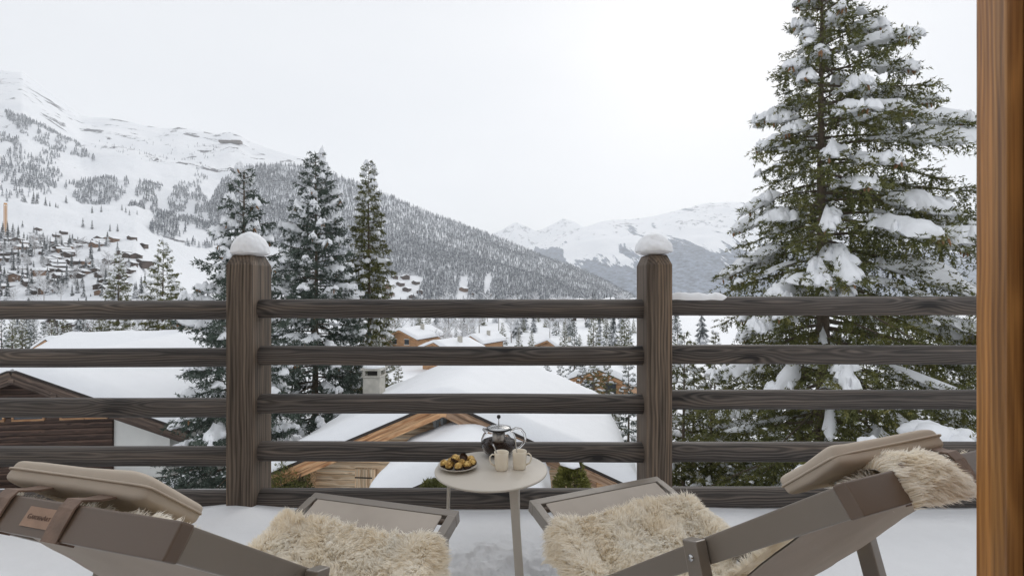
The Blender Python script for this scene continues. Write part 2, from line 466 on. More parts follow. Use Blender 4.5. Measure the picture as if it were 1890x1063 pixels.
def terrain_mat(name, rock_lo=.56, rock_hi=.63, tree=None, rock=(.14, .14, .15), zrock=(150, 500)):
    m = NT(name)
    g = m.n('ShaderNodeNewGeometry'); P = g.outputs['Position']
    sp = m.n('ShaderNodeSeparateXYZ', {0: P})
    n1 = m.noise(m.n('ShaderNodeMapping', {'Vector': P, 'Scale': (1, .38, .55)}).outputs[0], .017, 9, .68, .25)
    n2 = m.noise(P, .0021, 4, .5)
    zr = m.n('ShaderNodeMapRange', {'Value': sp.outputs[2], 'From Min': zrock[0], 'From Max': zrock[1]}).outputs[0]
    f = m.math('MULTIPLY_ADD', m.math('SUBTRACT', n2.outputs['Fac'], .5), .55, n1.outputs['Fac'])
    f = m.math('MULTIPLY_ADD', m.math('SUBTRACT', zr, 1.0), .12, f)
    rk = m.n('ShaderNodeMapRange', {'Value': f, 'From Min': rock_lo, 'From Max': rock_hi}, interpolation_type='SMOOTHSTEP').outputs[0]
    snowc = m.ramp(m.noise(P, .004, 5).outputs['Fac'], [(.3, (.80, .82, .85)), (.7, (.88, .89, .91))])
    col = m.mix(rk, snowc, rock)
    if tree:
        z0, z1, tcol = tree
        tn = m.noise(m.n('ShaderNodeMapping', {'Vector': P, 'Scale': (1, .12, .25)}).outputs[0], .0042, 8, .62)
        hz = m.n('ShaderNodeMapRange', {'Value': sp.outputs[2], 'From Min': z0, 'From Max': z1}).outputs[0]
        tf = m.math('SUBTRACT', m.math('MULTIPLY_ADD', m.math('SUBTRACT', tn.outputs['Fac'], .5), 3.2, .62), hz)
        tm = m.n('ShaderNodeMapRange', {'Value': tf, 'From Min': -.02, 'From Max': .06}, interpolation_type='SMOOTHSTEP').outputs[0]
        sp2 = m.noise(P, .022, 5, .75)
        tc = m.ramp(sp2.outputs['Fac'], [(.38, tcol), (.62, tuple(min(1, c * 3.2 + .08) for c in tcol))])
        col = m.mix(tm, col, tc)
    m.set(Base_Color=col, Roughness=.85)
    m.b.inputs['Specular IOR Level'].default_value = .15
    m.bump(n1.outputs['Fac'], .6, 14.0)
    return m.m
M_MOUNT = terrain_mat('snow_mountain_rock', .565, .62, None, (.13, .13, .14), (200, 700))
M_SPUR = terrain_mat('snow_spur', .8, .9)
M_FARM = terrain_mat('far_range', .57, .66, (60, 620, (.045, .06, .085)), (.20, .21, .23), (400, 800))
M_PEAK = terrain_mat('far_peak', .56, .64, None, (.22, .23, .25), (0, 10))
M_GROUND = snow_mat('snow_ground', .35, .35, .08)

# ------------------------------------------------------------------ terrain
def hill(name, crest, base_y, Yb, Yc, x0, x1, dx, rows, mat, amp, nscale, seed, p=1.0, ridge=0.0):
    """a mountain side: rises from the valley at distance Yb to its crest line at distance Yc.
    crest, Yb, Yc: lists of (bearing, value); returns the object and a function bearing,height -> ground point"""
    cx, cy = np.array([c[0] for c in crest], float), np.array([c[1] for c in crest], float)
    bx, bv = np.array([c[0] for c in Yb], float), np.array([c[1] for c in Yb], float)
    rx, rv = np.array([c[0] for c in Yc], float), np.array([c[1] for c in Yc], float)
    by0, by1 = np.array([c[0] for c in base_y], float), np.array([c[1] for c in base_y], float)
    def surf(px, q):
        px = np.asarray(px, float); q = np.asarray(q, float)
        yb = np.interp(px, by0, by1); yc = np.interp(px, cx, cy)
        Y0 = np.interp(px, bx, bv); Y1 = np.interp(px, rx, rv)
        qq = np.clip(q, 0, 1)
        y = yb + (yc - yb) * qq ** p
        Y = Y0 * (Y1 / Y0) ** q
        over = np.clip(q - 1, 0, None)
        Z = CAMZ - (y - CY) / F * Y - over * (Y1 - Y0) * 1.6
        X = (px - CX) / F * Y
        w = np.clip(qq * 3, 0, 1) * (1 - .75 * smooth01((qq - .8) / .2))
        n = fbm(np.stack([X / nscale, Y / nscale, np.zeros_like(X)], -1), 6, seed, .52)
        if ridge:
            n = n * (1 - ridge) + ridge * (1 - 2 * np.abs(fbm(np.stack([X / nscale * .8, Y / nscale * .35, np.zeros_like(X)], -1), 5, seed + 5)))
        return np.stack([X, Y, Z + n * amp * w], -1)
    xs = np.arange(x0, x1 + dx, dx); qs = np.concatenate([np.linspace(0, 1, rows), [1.04, 1.1, 1.2, 1.35]])
    PX, Q = np.meshgrid(xs, qs, indexing='ij')
    V = surf(PX, Q).reshape(-1, 3)
    me = np_mesh(name, V, None, mat, True, grid_quads(len(xs), len(qs), True))
    o = link(name, me)
    tag(o, kind='structure')
    def spot(px, py):
        px = np.asarray(px, float); py = np.asarray(py, float)
        yb = np.interp(px, by0, by1); yc = np.interp(px, cx, cy)
        q = np.clip((py - yb) / (yc - yb), 0, 1) ** (1 / p)
        return surf(px, q), q
    return o, spot

crest1 = [(-900, 160), (-500, 150), (-250, 120), (-100, 118), (0, 131), (40, 134), (62, 150), (85, 168), (110, 186), (150, 213), (170, 217),
          (200, 219), (235, 226), (265, 233), (300, 239), (330, 237), (365, 246), (400, 251), (425, 246), (445, 253), (462, 263), (500, 275),
          (560, 292), (620, 318), (680, 400), (740, 560), (1300, 570)]
hill1, spot1 = hill('mountain_slope', crest1, [(-900, 575), (250, 565), (600, 558), (1300, 558)],
                    [(-900, 300), (250, 340), (420, 700), (1300, 1200)], [(-900, 2600), (0, 2900), (420, 3400), (1300, 3600)],
                    -900, 720, 5, 150, M_MOUNT, 85, 300, 3, 1.0, .4)
crest2 = [(250, 540), (300, 500), (350, 440), (380, 385), (410, 335), (450, 308), (520, 304), (570, 306), (600, 318), (650, 334), (700, 355),
          (760, 383), (830, 408), (900, 434), (960, 457), (1010, 476), (1060, 493), (1110, 516), (1150, 537), (1185, 556), (1260, 580)]
hill2, spot2 = hill('forest_spur', crest2, [(250, 560), (700, 566), (1000, 562), (1300, 590)],
                    [(250, 1050), (700, 820), (1000, 1000), (1300, 1700)], [(250, 1500), (600, 1750), (1200, 2300)],
                    250, 1240, 6, 80, M_SPUR, 34, 210, 9, .92, .3)
crest3 = [(820, 500), (900, 478), (960, 462), (1010, 446), (1060, 428), (1110, 410), (1160, 404), (1210, 398), (1250, 389), (1300, 379), (1340, 376),
          (1400, 379), (1480, 386), (1600, 398), (1720, 415), (1900, 440), (2400, 470)]
hill3, spot3 = hill('far_mountain_range', crest3, [(820, 556), (2400, 556)], [(820, 3600), (2400, 3300)], [(820, 7500), (2400, 6500)],
                    820, 2400, 9, 90, M_FARM, 230, 1300, 21, .85, .55)
crest4 = [(800, 480), (880, 445), (930, 424), (950, 411), (970, 418), (990, 428), (1010, 420), (1040, 404), (1060, 410), (1080, 422), (1100, 428), (1180, 440), (1400, 470)]
hill4, spot4 = hill('far_snow_peaks', crest4, [(800, 540), (1400, 540)], [(800, 8000), (1400, 8000)], [(800, 10500), (1400, 10500)],
                    800, 1400, 7, 40, M_PEAK, 200, 900, 31, 1.0, .5)

def ground_z(X, Y):
    X = np.asarray(X, float); Y = np.asarray(Y, float)
    z = np.interp(Y, [-40, 0, 4, 8, 13, 25, 40, 70, 120, 200, 350, 900, 4000, 12000], [-5.2, -5.2, -5.6, -6.3, -7.0, -8.0, -9.2, -11.5, -14.2, -14.5, -12.5, -22, -85, -140])
    a = np.clip(Y / 120, .05, 1)
    return z + .5 * a * fbm2(X / 9, Y / 9, 3, 4) + 2.2 * np.clip(Y / 150, 0, 1) * fbm2(X / 60, Y / 60, 3, 8)
gy = np.concatenate([np.linspace(-30, 3, 12), np.geomspace(4, 12000, 120)])
gu = np.linspace(-1.9, 1.9, 150)
GY, GU = np.meshgrid(gy, gu, indexing='ij')
GX = GU * (GY.clip(0) + 40)
ground = link('snowy_ground', np_mesh('snowy_ground', np.stack([GX, GY, ground_z(GX, GY)], -1).reshape(-1, 3), None, M_GROUND, True, grid_quads(len(gy), len(gu), True)))
tag(ground, kind='structure')

# ------------------------------------------------------------------ far conifers
def low_conifer(h, r, whorls, nb, seed, jag=.25):
    """many drooping branch blades in whorls about a stem: (V, T)"""
    g = np.random.default_rng(seed)
    V = []; T = []
    def tri(a, b, c):
        o = len(V); V.extend([a, b, c]); T.append((o, o + 1, o + 2))
    for i in range(whorls):
        f = i / (whorls - 1)
        z = h * (.06 + .9 * f); rr = r * ((1 - f) ** .85 * .96 + .05) * g.uniform(.82, 1.12)
        n = max(4, int(round(nb * (1 - .45 * f)))); a0 = g.uniform(0, 6.28)
        dz = h / whorls
        for k in range(n):
            a = a0 + 6.283 * k / n + g.normal(0, .15)
            l = rr * g.uniform(1 - jag, 1 + jag); w = rr * .55 + .04 * r
            dx, dy = math.cos(a), math.sin(a)
            drop = l * g.uniform(.25, .55)
            tip = (dx * l, dy * l, z - drop)
            root = (0, 0, z + dz * .75)
            m_ = (dx * l * .55, dy * l * .55, z - drop * .25 + dz * .2)
            s1 = (dx * l * .6 - dy * w * .5, dy * l * .6 + dx * w * .5, z - drop * .8 - dz * .3)
            s2 = (dx * l * .6 + dy * w * .5, dy * l * .6 - dx * w * .5, z - drop * .8 - dz * .3)
            o = len(V)
            V.extend([root, m_, s1, s2, tip])
            T.extend([(o, o + 2, o + 1), (o, o + 1, o + 3), (o + 1, o + 2, o + 4), (o + 1, o + 4, o + 3)])
    # leader and stem
    o = len(V); V.extend([(r * .035, 0, h * .9), (-r * .02, r * .03, h * .9), (-r * .02, -r * .03, h * .9), (0, 0, h * 1.02)])
    T.extend([(o, o + 1, o + 3), (o + 1, o + 2, o + 3), (o + 2, o, o + 3)])
    o = len(V); b = r * .06
    V.extend([(b, 0, -h * .05), (-b, b, -h * .05), (-b, -b, -h * .05), (0, 0, h * .4)]); T.extend([(o, o + 1, o + 3), (o + 1, o + 2, o + 3), (o + 2, o, o + 3)])
    return np.array(V, float), np.array(T, int)

def forest_mesh(name, pts, hs, variants, mat, label=None):
    """a far-off wood that reads as one mass: one mesh"""
    Vs = []; Ts = []; off = 0
    g = np.random.default_rng(5)
    pick = g.integers(0, len(variants), len(pts)); rot = g.uniform(0, 6.28, len(pts)); fat = g.uniform(.8, 1.25, len(pts))
    for k, (v, t) in enumerate(variants):
        ix = np.where(pick == k)[0]
        if not len(ix): continue
        c, s = np.cos(rot[ix]), np.sin(rot[ix]); h = hs[ix]; w = h * fat[ix]
        X = (v[None, :, 0] * c[:, None] - v[None, :, 1] * s[:, None]) * w[:, None] + pts[ix, 0, None]
        Yv = (v[None, :, 0] * s[:, None] + v[None, :, 1] * c[:, None]) * w[:, None] + pts[ix, 1, None]
        Z = v[None, :, 2] * h[:, None] + pts[ix, 2, None]
        Vs.append(np.stack([X, Yv, Z], -1).reshape(-1, 3))
        tt = (t[None] + (np.arange(len(ix)) * len(v))[:, None, None]).reshape(-1, 3) + off
        Ts.append(tt); off += len(ix) * len(v)
    o = link(name, np_mesh(name, np.concatenate(Vs), np.concatenate(Ts), mat))
    tag(o, label, None, None, 'stuff')
    return o

def in_poly(x, y, poly):
    c = np.zeros(len(x), bool); n = len(poly)
    for i in range(n):
        x0, y0 = poly[i]; x1, y1 = poly[(i + 1) % n]
        k = ((y0 > y) != (y1 > y)) & (x < (x1 - x0) * (y - y0) / ((y1 - y0) or 1e-9) + x0)
        c ^= k
    return c

def wood_conifer(seed):
    g = np.random.default_rng(seed); V = []; T = []
    for i in range(3):
        f = i / 2; z = .10 + .62 * f; r_ = .225 * (1 - .70 * f) * g.uniform(.9, 1.1); a0 = g.uniform(0, 6.28)
        n_ = 4
        for k in range(n_):
            a = a0 + 6.283 * k / n_ + g.normal(0, .2); w_ = .9; l = r_ * g.uniform(.75, 1.2)
            o = len(V)
            V.extend([(0, 0, z + .36 - .06 * f), (math.cos(a - w_) * l * .8, math.sin(a - w_) * l * .8, z - .03 * g.random()), (math.cos(a) * l, math.sin(a) * l, z - .05), (math.cos(a + w_) * l * .8, math.sin(a + w_) * l * .8, z - .03 * g.random())])
            T.extend([(o, o + 1, o + 2), (o, o + 2, o + 3)])
    return np.array(V, float), np.array(T, int)
FV = [wood_conifer(s) for s in (1, 2, 3, 4)]
# the spur: sample the slope by its own surface so that trees stand at an even spacing
g = np.random.default_rng(42)
N = 35000
px = g.uniform(300, 1215, N); q = g.uniform(.0, 1.0, N) ** .8
cyv = np.interp(px, [c[0] for c in crest2], [c[1] for c in crest2]); byv = np.interp(px, [250, 700, 1000, 1300], [560, 566, 562, 590])
py = byv + (cyv - byv) * q
P2, _ = spot2(px, py)
keep = np.ones(N, bool)
dens = fbm2(P2[:, 0] / 130, P2[:, 1] / 130, 3, 77)
keep &= (dens > -.48) | (py < byv - 60)
keep &= ~in_poly(px, py, [(700, 575), (712, 520), (745, 512), (785, 520), (770, 552), (740, 575)])
keep &= ~in_poly(px, py, [(893, 545), (895, 520), (908, 513), (903, 548)])
keep &= ~in_poly(px, py, [(840, 560), (850, 520), (862, 518), (866, 560)])
keep &= ~in_poly(px, py, [(250, 565), (250, 480), (380, 470), (440, 500), (430, 565)])
keep &= ~((px < 470) & (py < 330) & (g.random(N) < .4))
P2 = P2[keep]
forest_mesh('forest', P2, g.uniform(8, 15.5, len(P2)) * np.where(g.random(len(P2)) < .2, .65, 1), FV, M_FOREST, 'frosted conifer forest covering the long spur across the valley')

# woods and strips of trees on the ski slope
patches = [([(8, 228), (45, 238), (110, 272), (178, 318), (165, 324), (115, 303), (65, 272), (15, 245)], 420),
           ([(0, 262), (30, 272), (48, 298), (110, 298), (118, 325), (100, 352), (55, 348), (0, 340)], 230),
           ([(118, 345), (170, 336), (232, 340), (238, 352), (222, 372), (150, 372)], 200),
           ([(230, 386), (258, 352), (302, 345), (288, 386)], 150), ([(308, 372), (330, 345), (368, 352), (392, 402), (318, 400)], 210),
           ([(276, 440), (285, 412), (322, 412), (352, 425), (340, 458), (282, 446)], 130), ([(342, 470), (350, 425), (412, 425), (408, 478)], 150),
           ([(350, 404), (372, 400), (378, 418), (352, 420)], 40), ([(276, 400), (292, 394), (298, 408), (280, 412)], 20),
           ([(170, 262), (330, 262), (320, 310), (175, 308)], 50), ([(330, 268), (420, 272), (410, 300), (335, 302)], 34),
           ([(0, 352), (100, 352), (90, 372), (0, 372)], 26), ([(355, 330), (380, 325), (385, 352), (350, 352)], 30),
           ([(-400, 240), (0, 262), (0, 345), (-400, 380)], 260)]
PP = []; HH = []
for poly, n in patches:
    xs = [p[0] for p in poly]; ys = [p[1] for p in poly]
    n = int(n * (2.6 if n > 55 else 1.4))
    x = g.uniform(min(xs), max(xs), n * 4); y = g.uniform(min(ys), max(ys), n * 4)
    k = in_poly(x, y, poly) & (fbm2(x / 16, y / 9, 2, 3) > -.18); x = x[k][:n]; y = y[k][:n]
    p, _ = spot1(x, y); PP.append(p)
    HH.append(g.uniform(7, 15, len(p)))
PP = np.concatenate(PP); HH = np.concatenate(HH)
forest_mesh('slope_woods', PP, HH, FV, M_FOREST, 'strips and clumps of frosted conifers on the ski slope')

# ------------------------------------------------------------------ single conifers seen far off
LC = []
for s in range(4):
    v, t = low_conifer(1.0, .19, 11, 8, 50 + s, .3)
    LC.append(np_mesh('conifer', v, t, M_FARTREE))
def far_tree(px, py, h, spot, label, group, name='conifer'):
    p, _ = spot(np.array([px]), np.array([py]))
    o = link(name, random.choice(LC), None, Vector(p[0]))
    o.rotation_euler = (0, 0, random.uniform(0, 6.28)); f = random.uniform(.85, 1.2)
    o.scale = (h * f, h * f, h)
    tag(o, label, 'tree', group)
    return o
for px_, py_, h_ in [(170, 412, 13), (187, 409, 13), (200, 414, 12), (153, 437, 14), (170, 438, 14), (203, 440, 12), (217, 442, 13), (225, 405, 12),
                     (232, 418, 12), (239, 423, 11), (253, 420, 9), (44, 381, 13), (62, 381, 22), (68, 382, 18), (84, 382, 22), (92, 380, 18), (103, 385, 18), (107, 386, 15),
                     (122, 372, 16), (270, 372, 20), (284, 368, 18)]:
    far_tree(px_, py_, h_, spot1, 'small dark conifer standing alone on the open white ski slope', 'lone conifers on the ski slope')

# bare frosted trees
def bare_tree(h, seed):
    g = random.Random(seed); mb = MB()
    def grow(p, d, l, r, lev):
        q_ = p + d * l
        mb.tube([p, q_], [r, r * .6], 4 if lev < 2 else 3, False)
        if lev >= 4: return
        n = (10, 7, 5, 4)[lev]
        for i in range(n):
            f = g.uniform(.25, 1.0) if lev else .25 + .75 * (i + .5) / n
            a = g.uniform(0, 6.28)
            side = Vector((math.cos(a), math.sin(a), 0))
            nd = (d * g.uniform(.45, .9) + side * g.uniform(.55, .9) + Vector((0, 0, .15))).normalized()
            grow(p + d * l * f, nd, l * g.uniform(.38, .58) * (1.15 - .35 * f), r * .6, lev + 1)
    grow(Vector((0, 0, 0)), Vector((0, 0, 1)), h * .72, h * .014, 0)
    return mb.mesh('bare_tree', M_LARCH)
BT = [bare_tree(1.0, s) for s in (3, 8, 15)]

# ------------------------------------------------------------------ far chalets
def house_parts(w, l, wh, rise, seed):
    """a small chalet: walls with gables, overhanging roof, thick snow; local origin at its base"""
    ov = .9
    A = MB(); h = w / 2
    v = [(-h, 0, -4), (h, 0, -4), (h, 0, wh), (0, 0, wh + rise), (-h, 0, wh), (-h, l, -4), (h, l, -4), (h, l, wh), (0, l, wh + rise), (-h, l, wh)]
    A.add(v, [(0, 1, 2, 3, 4), (9, 8, 7, 6, 5), (1, 6, 7, 2), (5, 0, 4, 9)])
    A.box((0, -.55, wh * .52), (w * .96, 1.1, .9))        # balcony
    B = MB(); sl = rise / h
    hw = h + ov
    for s in (-1, 1):
        v = [(0, -1.2, wh + rise + .02), (s * hw, -1.2, wh - ov * sl + .02), (s * hw, l + 1.2, wh - ov * sl + .02), (0, l + 1.2, wh + rise + .02)]
        v += [(a, b, c + .25) for a, b, c in v]
        B.add(v, [(0, 1, 2, 3), (7, 6, 5, 4), (0, 4, 5, 1), (1, 5, 6, 2), (2, 6, 7, 3)])
    S = MB(); n = 6
    xs = [-hw, -hw * .96, -hw * .6, -hw * .2, 0, hw * .2, hw * .6, hw * .96, hw]; ys = [-1.2, -1.0, l * .3, l * .7, l + 1.0, l + 1.2]
    g = random.Random(seed); vv = []
    for y in ys:
        for x in xs:
            edge = (abs(x) > hw * .98) or y in (ys[0], ys[-1])
            vv.append((x, y, wh + rise - abs(x) * sl + .27 + (.06 if edge else .55 + g.uniform(-.1, .12)) - (.1 if x == 0 else 0)))
    f = []
    for j in range(len(ys) - 1):
        for i in range(len(xs) - 1):
            a = j * len(xs) + i; f.append((a, a + 1, a + 1 + len(xs), a + len(xs)))
    S.add(vv, f)
    return A, B, S
HM = []
for k, (w, l, wh, rise) in enumerate([(11, 13, 4.5, 2.3), (9, 12, 4.2, 1.9), (13, 12, 5.5, 2.8), (10, 15, 4.6, 2.1)]):
    A, B, S = house_parts(w, l, wh, rise, k)
    HM.append((A, B.mesh('roof', M_TILE), S.mesh('snow_layer', M_FARSNOW, True)))
HWALL = [(a.mesh('wall', M_FARWALL), a.mesh('wall', M_FARWALL2)) for a, _, _ in HM]
def far_house(p, rz, label, group, pale=False, sc=1.0):
    k = random.randrange(4)
    e = empty('chalet', p, rz, label=label, cat='house', group=group)
    e.scale = (sc, sc, sc)
    link('wall', HWALL[k][1 if pale else 0], e)
    r_ = link('roof', HM[k][1], e)
    s_ = link('snow_layer', HM[k][2], r_); tag(s_, kind='stuff')
    return e
# village on the sunny hillside
vx = [(15, 545, 0), (22, 496, 1), (5, 505, 1), (40, 532, 1), (18, 520, 1)]
_gv = random.Random(77)
hs_x = []
while len(hs_x) < 75:
    _x, _y = _gv.uniform(-60, 262), _gv.uniform(432, 552)
    if _y > 428 + max(0, _x - 70) * .48: hs_x.append((_x, _y))
hs_ = hs_x + [(68, 430), (62, 440), (20, 439), (48, 452), (90, 449), (98, 438), (112, 437), (128, 450), (138, 449), (105, 462), (128, 458), (150, 466), (172, 474),
       (75, 463), (40, 473), (40, 479), (80, 472), (98, 460), (60, 462), (5, 478), (82, 487), (42, 489), (118, 487), (160, 486), (100, 494), (66, 498), (148, 498),
       (105, 508), (82, 507), (132, 505), (170, 506), (200, 500), (45, 509), (10, 512), (10, 506), (100, 519), (126, 520), (150, 520), (178, 505), (75, 508), (28, 498),
       (110, 530), (140, 534), (60, 528), (25, 536), (175, 528), (195, 520), (220, 512), (238, 498), (212, 490), (95, 540), (65, 545), (190, 540), (232, 530), (250, 515),
       (262, 505), (30, 462), (8, 462), (55, 485), (18, 486), (135, 477), (185, 488), (118, 470), (-20, 470), (-30, 490), (-15, 512), (-40, 530), (-60, 480), (-60, 505), (-90, 495), (-90, 525)]
for i, (x, y) in enumerate(hs_):
    p, _ = spot1(np.array([float(x)]), np.array([y + 2.5]))
    far_house(p[0], R(random.uniform(-45, 25)), 'small snow-roofed chalet among the village houses on the far hillside', 'village chalets on the hillside', random.random() < .14, random.uniform(.5, .8))
HT = 'snow-dusted conifer standing between the chalets of the far hillside village'
n = 0
gg = random.Random(9)
while n < 170:
    x = gg.uniform(-80, 270); y = gg.uniform(425, 560)
    if y < 425 + max(0, x - 60) * .52: continue
    far_tree(x, y, gg.uniform(8, 16), spot1, HT, 'conifers in the hillside village'); n += 1
for x, y, h in [(5, 445, 24), (14, 447, 26), (24, 446, 24), (-8, 445, 25), (34, 449, 18), (-20, 446, 25)]:
    far_tree(x, y, h, spot1, 'tall conifer in the dark clump beside the orange crane', 'conifers beside the crane')
n = 0
while n < 34:
    x = gg.uniform(-40, 290); y = gg.uniform(500, 562)
    if y < 450 + max(0, x - 60) * .5: continue
    p, _ = spot1(np.array([x]), np.array([y]))
    o = link('bare_tree', gg.choice(BT), None, Vector(p[0])); s = gg.uniform(10, 17); o.scale = (s, s, s); o.rotation_euler.z = gg.uniform(0, 6.28)
    tag(o, 'frosted leafless tree at the foot of the hillside village', 'tree', 'frosted bare trees below the village'); n += 1
# houses at the foot of the forested spur
for x, y in [(722, 548), (735, 530), (750, 522), (764, 530), (748, 540), (775, 545), (730, 520), (760, 552), (830, 550), (852, 540), (872, 548), (905, 548), (940, 552), (715, 535)]:
    p, _ = spot2(np.array([float(x)]), np.array([float(y)]))
    far_house(p[0] + np.array([0, 0, .5]), R(random.uniform(-40, 40)), 'tiny snow-covered chalet at the foot of the forested spur', 'chalets at the foot of the spur', random.random() < .3, 1.1)

# valley floor: houses and trees between the chalets
def gpt(px, Y):
    X = (px - CX) / F * Y
    return Vector((X, Y, float(ground_z(X, Y))))
for x, Y in [(1000, 330), (1035, 300), (1080, 360), (1105, 320), (1135, 390), (1160, 340), (1015, 420), (1060, 440), (1120, 460), (985, 380), (800, 300), (830, 350), (880, 310), (925, 280),
             (905, 400), (1150, 250), (1090, 240), (60, 250), (140, 230), (230, 260), (330, 300), (380, 260), (720, 420), (760, 380)]:
    far_house(gpt(x, Y), R(random.uniform(-50, 50)), 'snow-buried chalet half hidden among trees on the valley floor', 'chalets on the valley floor', random.random() < .35, .8)
# tower crane and the station on the ridge
p, _ = spot1(np.array([10.0]), np.array([440.0])); p = Vector(p[0]); hC = 60 / F * p.y
cr = empty('tower_crane', p, label='slim orange tower crane mast beside the dark conifers above the village', cat='crane')
mb = MB()
for sx in (-1, 1):
    for sy in (-1, 1): mb.box((sx * .95, sy * .95, hC / 2), (.4, .4, hC))
mb.build('mast', M_CRANE, cr)
mb = MB()
zz = 0; k = 0
while zz < hC - 2.5:
    for s in (-1, 1):
        mb.bar((-.95 * s, s * 1.1, zz), (.95 * s, s * 1.1, zz + 2.4), .3, .3); mb.bar((s * 1.1, .95 * s, zz), (s * 1.1, -.95 * s, zz + 2.4), .3, .3)
    zz += 2.4
mb.build('lattice', M_CRANE, cr)
MB().box((0, 0, hC + .9), (2.2, 2.2, 1.8)).build('cab', M_CRANE, cr)
p, _ = spot1(np.array([425.0]), np.array([268.0])); p = Vector(p[0])
stn = empty('mountain_station', p, R(8), label='long low dark lift station just under the mountain ridge', cat='building')
MB().box((0, 0, 6), (120, 30, 12)).build('wall', M_FARWALL, stn)
MB().box((0, 0, 14), (130, 40, 4)).build('roof', M_FARSNOW, stn)
MB().box((40, -6, 4), (50, 34, 17)).build('lift_hall', M_FARWALL, stn)
# ------------------------------------------------------------------ deck, snow on it, railing
slab = MB().box((0, .85, -.075), (9.0, 4.2, .15)).build('deck_floor', M_DECK); tag(slab, kind='structure')
sx = np.concatenate([np.linspace(-3.6, -.66, 60), np.linspace(-.65, .65, 160), np.linspace(.66, 3.6, 60)]); sy = np.concatenate([np.linspace(-.6, 1.3, 30), np.linspace(1.31, 2.93, 150)])
nx, ny = len(sx), len(sy)
SX, SY = np.meshgrid(sx, sy, indexing='ij')
SZ = .048 + .012 * fbm2(SX * 1.6, SY * 1.6, 3, 2) + .003 * fbm2(SX * 14, SY * 14, 3, 3)
SZ += .05 * np.exp(-((SX + 1.42) ** 2 / .045 + (SY - 2.53) ** 2 / .03)) + .03 * np.exp(-((SX - .75) ** 2 / .05 + (SY - 2.55) ** 2 / .03))
# trampled snow about the table: blocks and hollows
tr = smooth01(1.25 - np.sqrt(((SX + .02) / .40) ** 2 + ((SY - 1.95) / .42) ** 2)) 
def crust(x, y, sc, seed):
    # broken crust: tilted blocks with steps between them
    gx, gy = x * sc, y * sc
    ix, iy = np.floor(gx), np.floor(gy); best = np.full(x.shape, 9.0); val = np.zeros_like(x)
    for a in (-1, 0, 1):
        for b in (-1, 0, 1):
            cx_, cy_ = (ix + a).astype(np.int64), (iy + b).astype(np.int64); zz = np.zeros_like(cx_)
            px_ = ix + a + .5 + .45 * _hash(cx_, cy_, zz, seed); py_ = iy + b + .5 + .45 * _hash(cx_, cy_, zz, seed + 1)
            d_ = (gx - px_) ** 2 + (gy - py_) ** 2
            h_ = _hash(cx_, cy_, zz, seed + 2) + .5 * ((gx - px_) * _hash(cx_, cy_, zz, seed + 3) + (gy - py_) * _hash(cx_, cy_, zz, seed + 4))
            k_ = d_ < best; best = np.where(k_, d_, best); val = np.where(k_, h_, val)
    return val
wx = SX + .03 * fbm2(SX * 9, SY * 9, 3, 61); wy = SY + .03 * fbm2(SX * 9 + 7, SY * 9, 3, 62)
SZ += tr * 1.3 * (.020 * crust(wx, wy, 5.2, 5) + .009 * crust(wx, wy, 13.0, 9) + .046 * fbm2(SX * 4.5, SY * 4.5, 2, 71) + .03 * fbm2(SX * 11, SY * 11, 4, 43) + .012 * np.abs(fbm2(SX * 45, SY * 45, 2, 47)) + .012)
ls = smooth01(1.2 - np.sqrt(((SX + .95) / .5) ** 2 + ((SY - 2.25) / .3) ** 2))
SZ += ls * .022 * fbm2(SX * 6, SY * 6, 3, 53)
SZ = np.clip(SZ, .006, None)
o = link('deck_snow', np_mesh('deck_snow', np.stack([SX, SY, SZ], -1).reshape(-1, 3), None, M_SNOW, True, grid_quads(nx, ny, True)))
tag(o, kind='structure')

railing = empty('wooden_railing', (0, 2.7, 0), label='weathered dark log railing with two square posts along the deck edge', cat='railing')
PY0 = 2.60
def rail_post(x0, x1, ztop, d):
    mb = MB(); y0, y1 = PY0 - 2.7, PY0 - 2.7 + d
    c = .032; zc = ztop - .052; b = .008
    v = []
    for z, i in ((-.35, 0), (zc, 0), (ztop, c)):
        v += [(x0 + i * .55, y0 + i, z), (x1 - i * .55, y0 + i, z), (x1 - i * .55, y1 - i, z), (x0 + i * .55, y1 - i, z)]
    f = [(0, 1, 5, 4), (1, 2, 6, 5), (2, 3, 7, 6), (3, 0, 4, 7), (4, 5, 9, 8), (5, 6, 10, 9), (6, 7, 11, 10), (7, 4, 8, 11), (8, 9, 10, 11), (3, 2, 1, 0)]
    cx_ = (x0 + x1) / 2
    mb.add([(a - cx_, b_, z) for a, b_, z in v], f)
    o = mb.build('post', M_POST, railing, bevel=.006)
    o.location.x = cx_
    return o
rail_post(-1.462, -1.328, 1.372, .215)
rail_post(.688, .820, 1.372, .215)
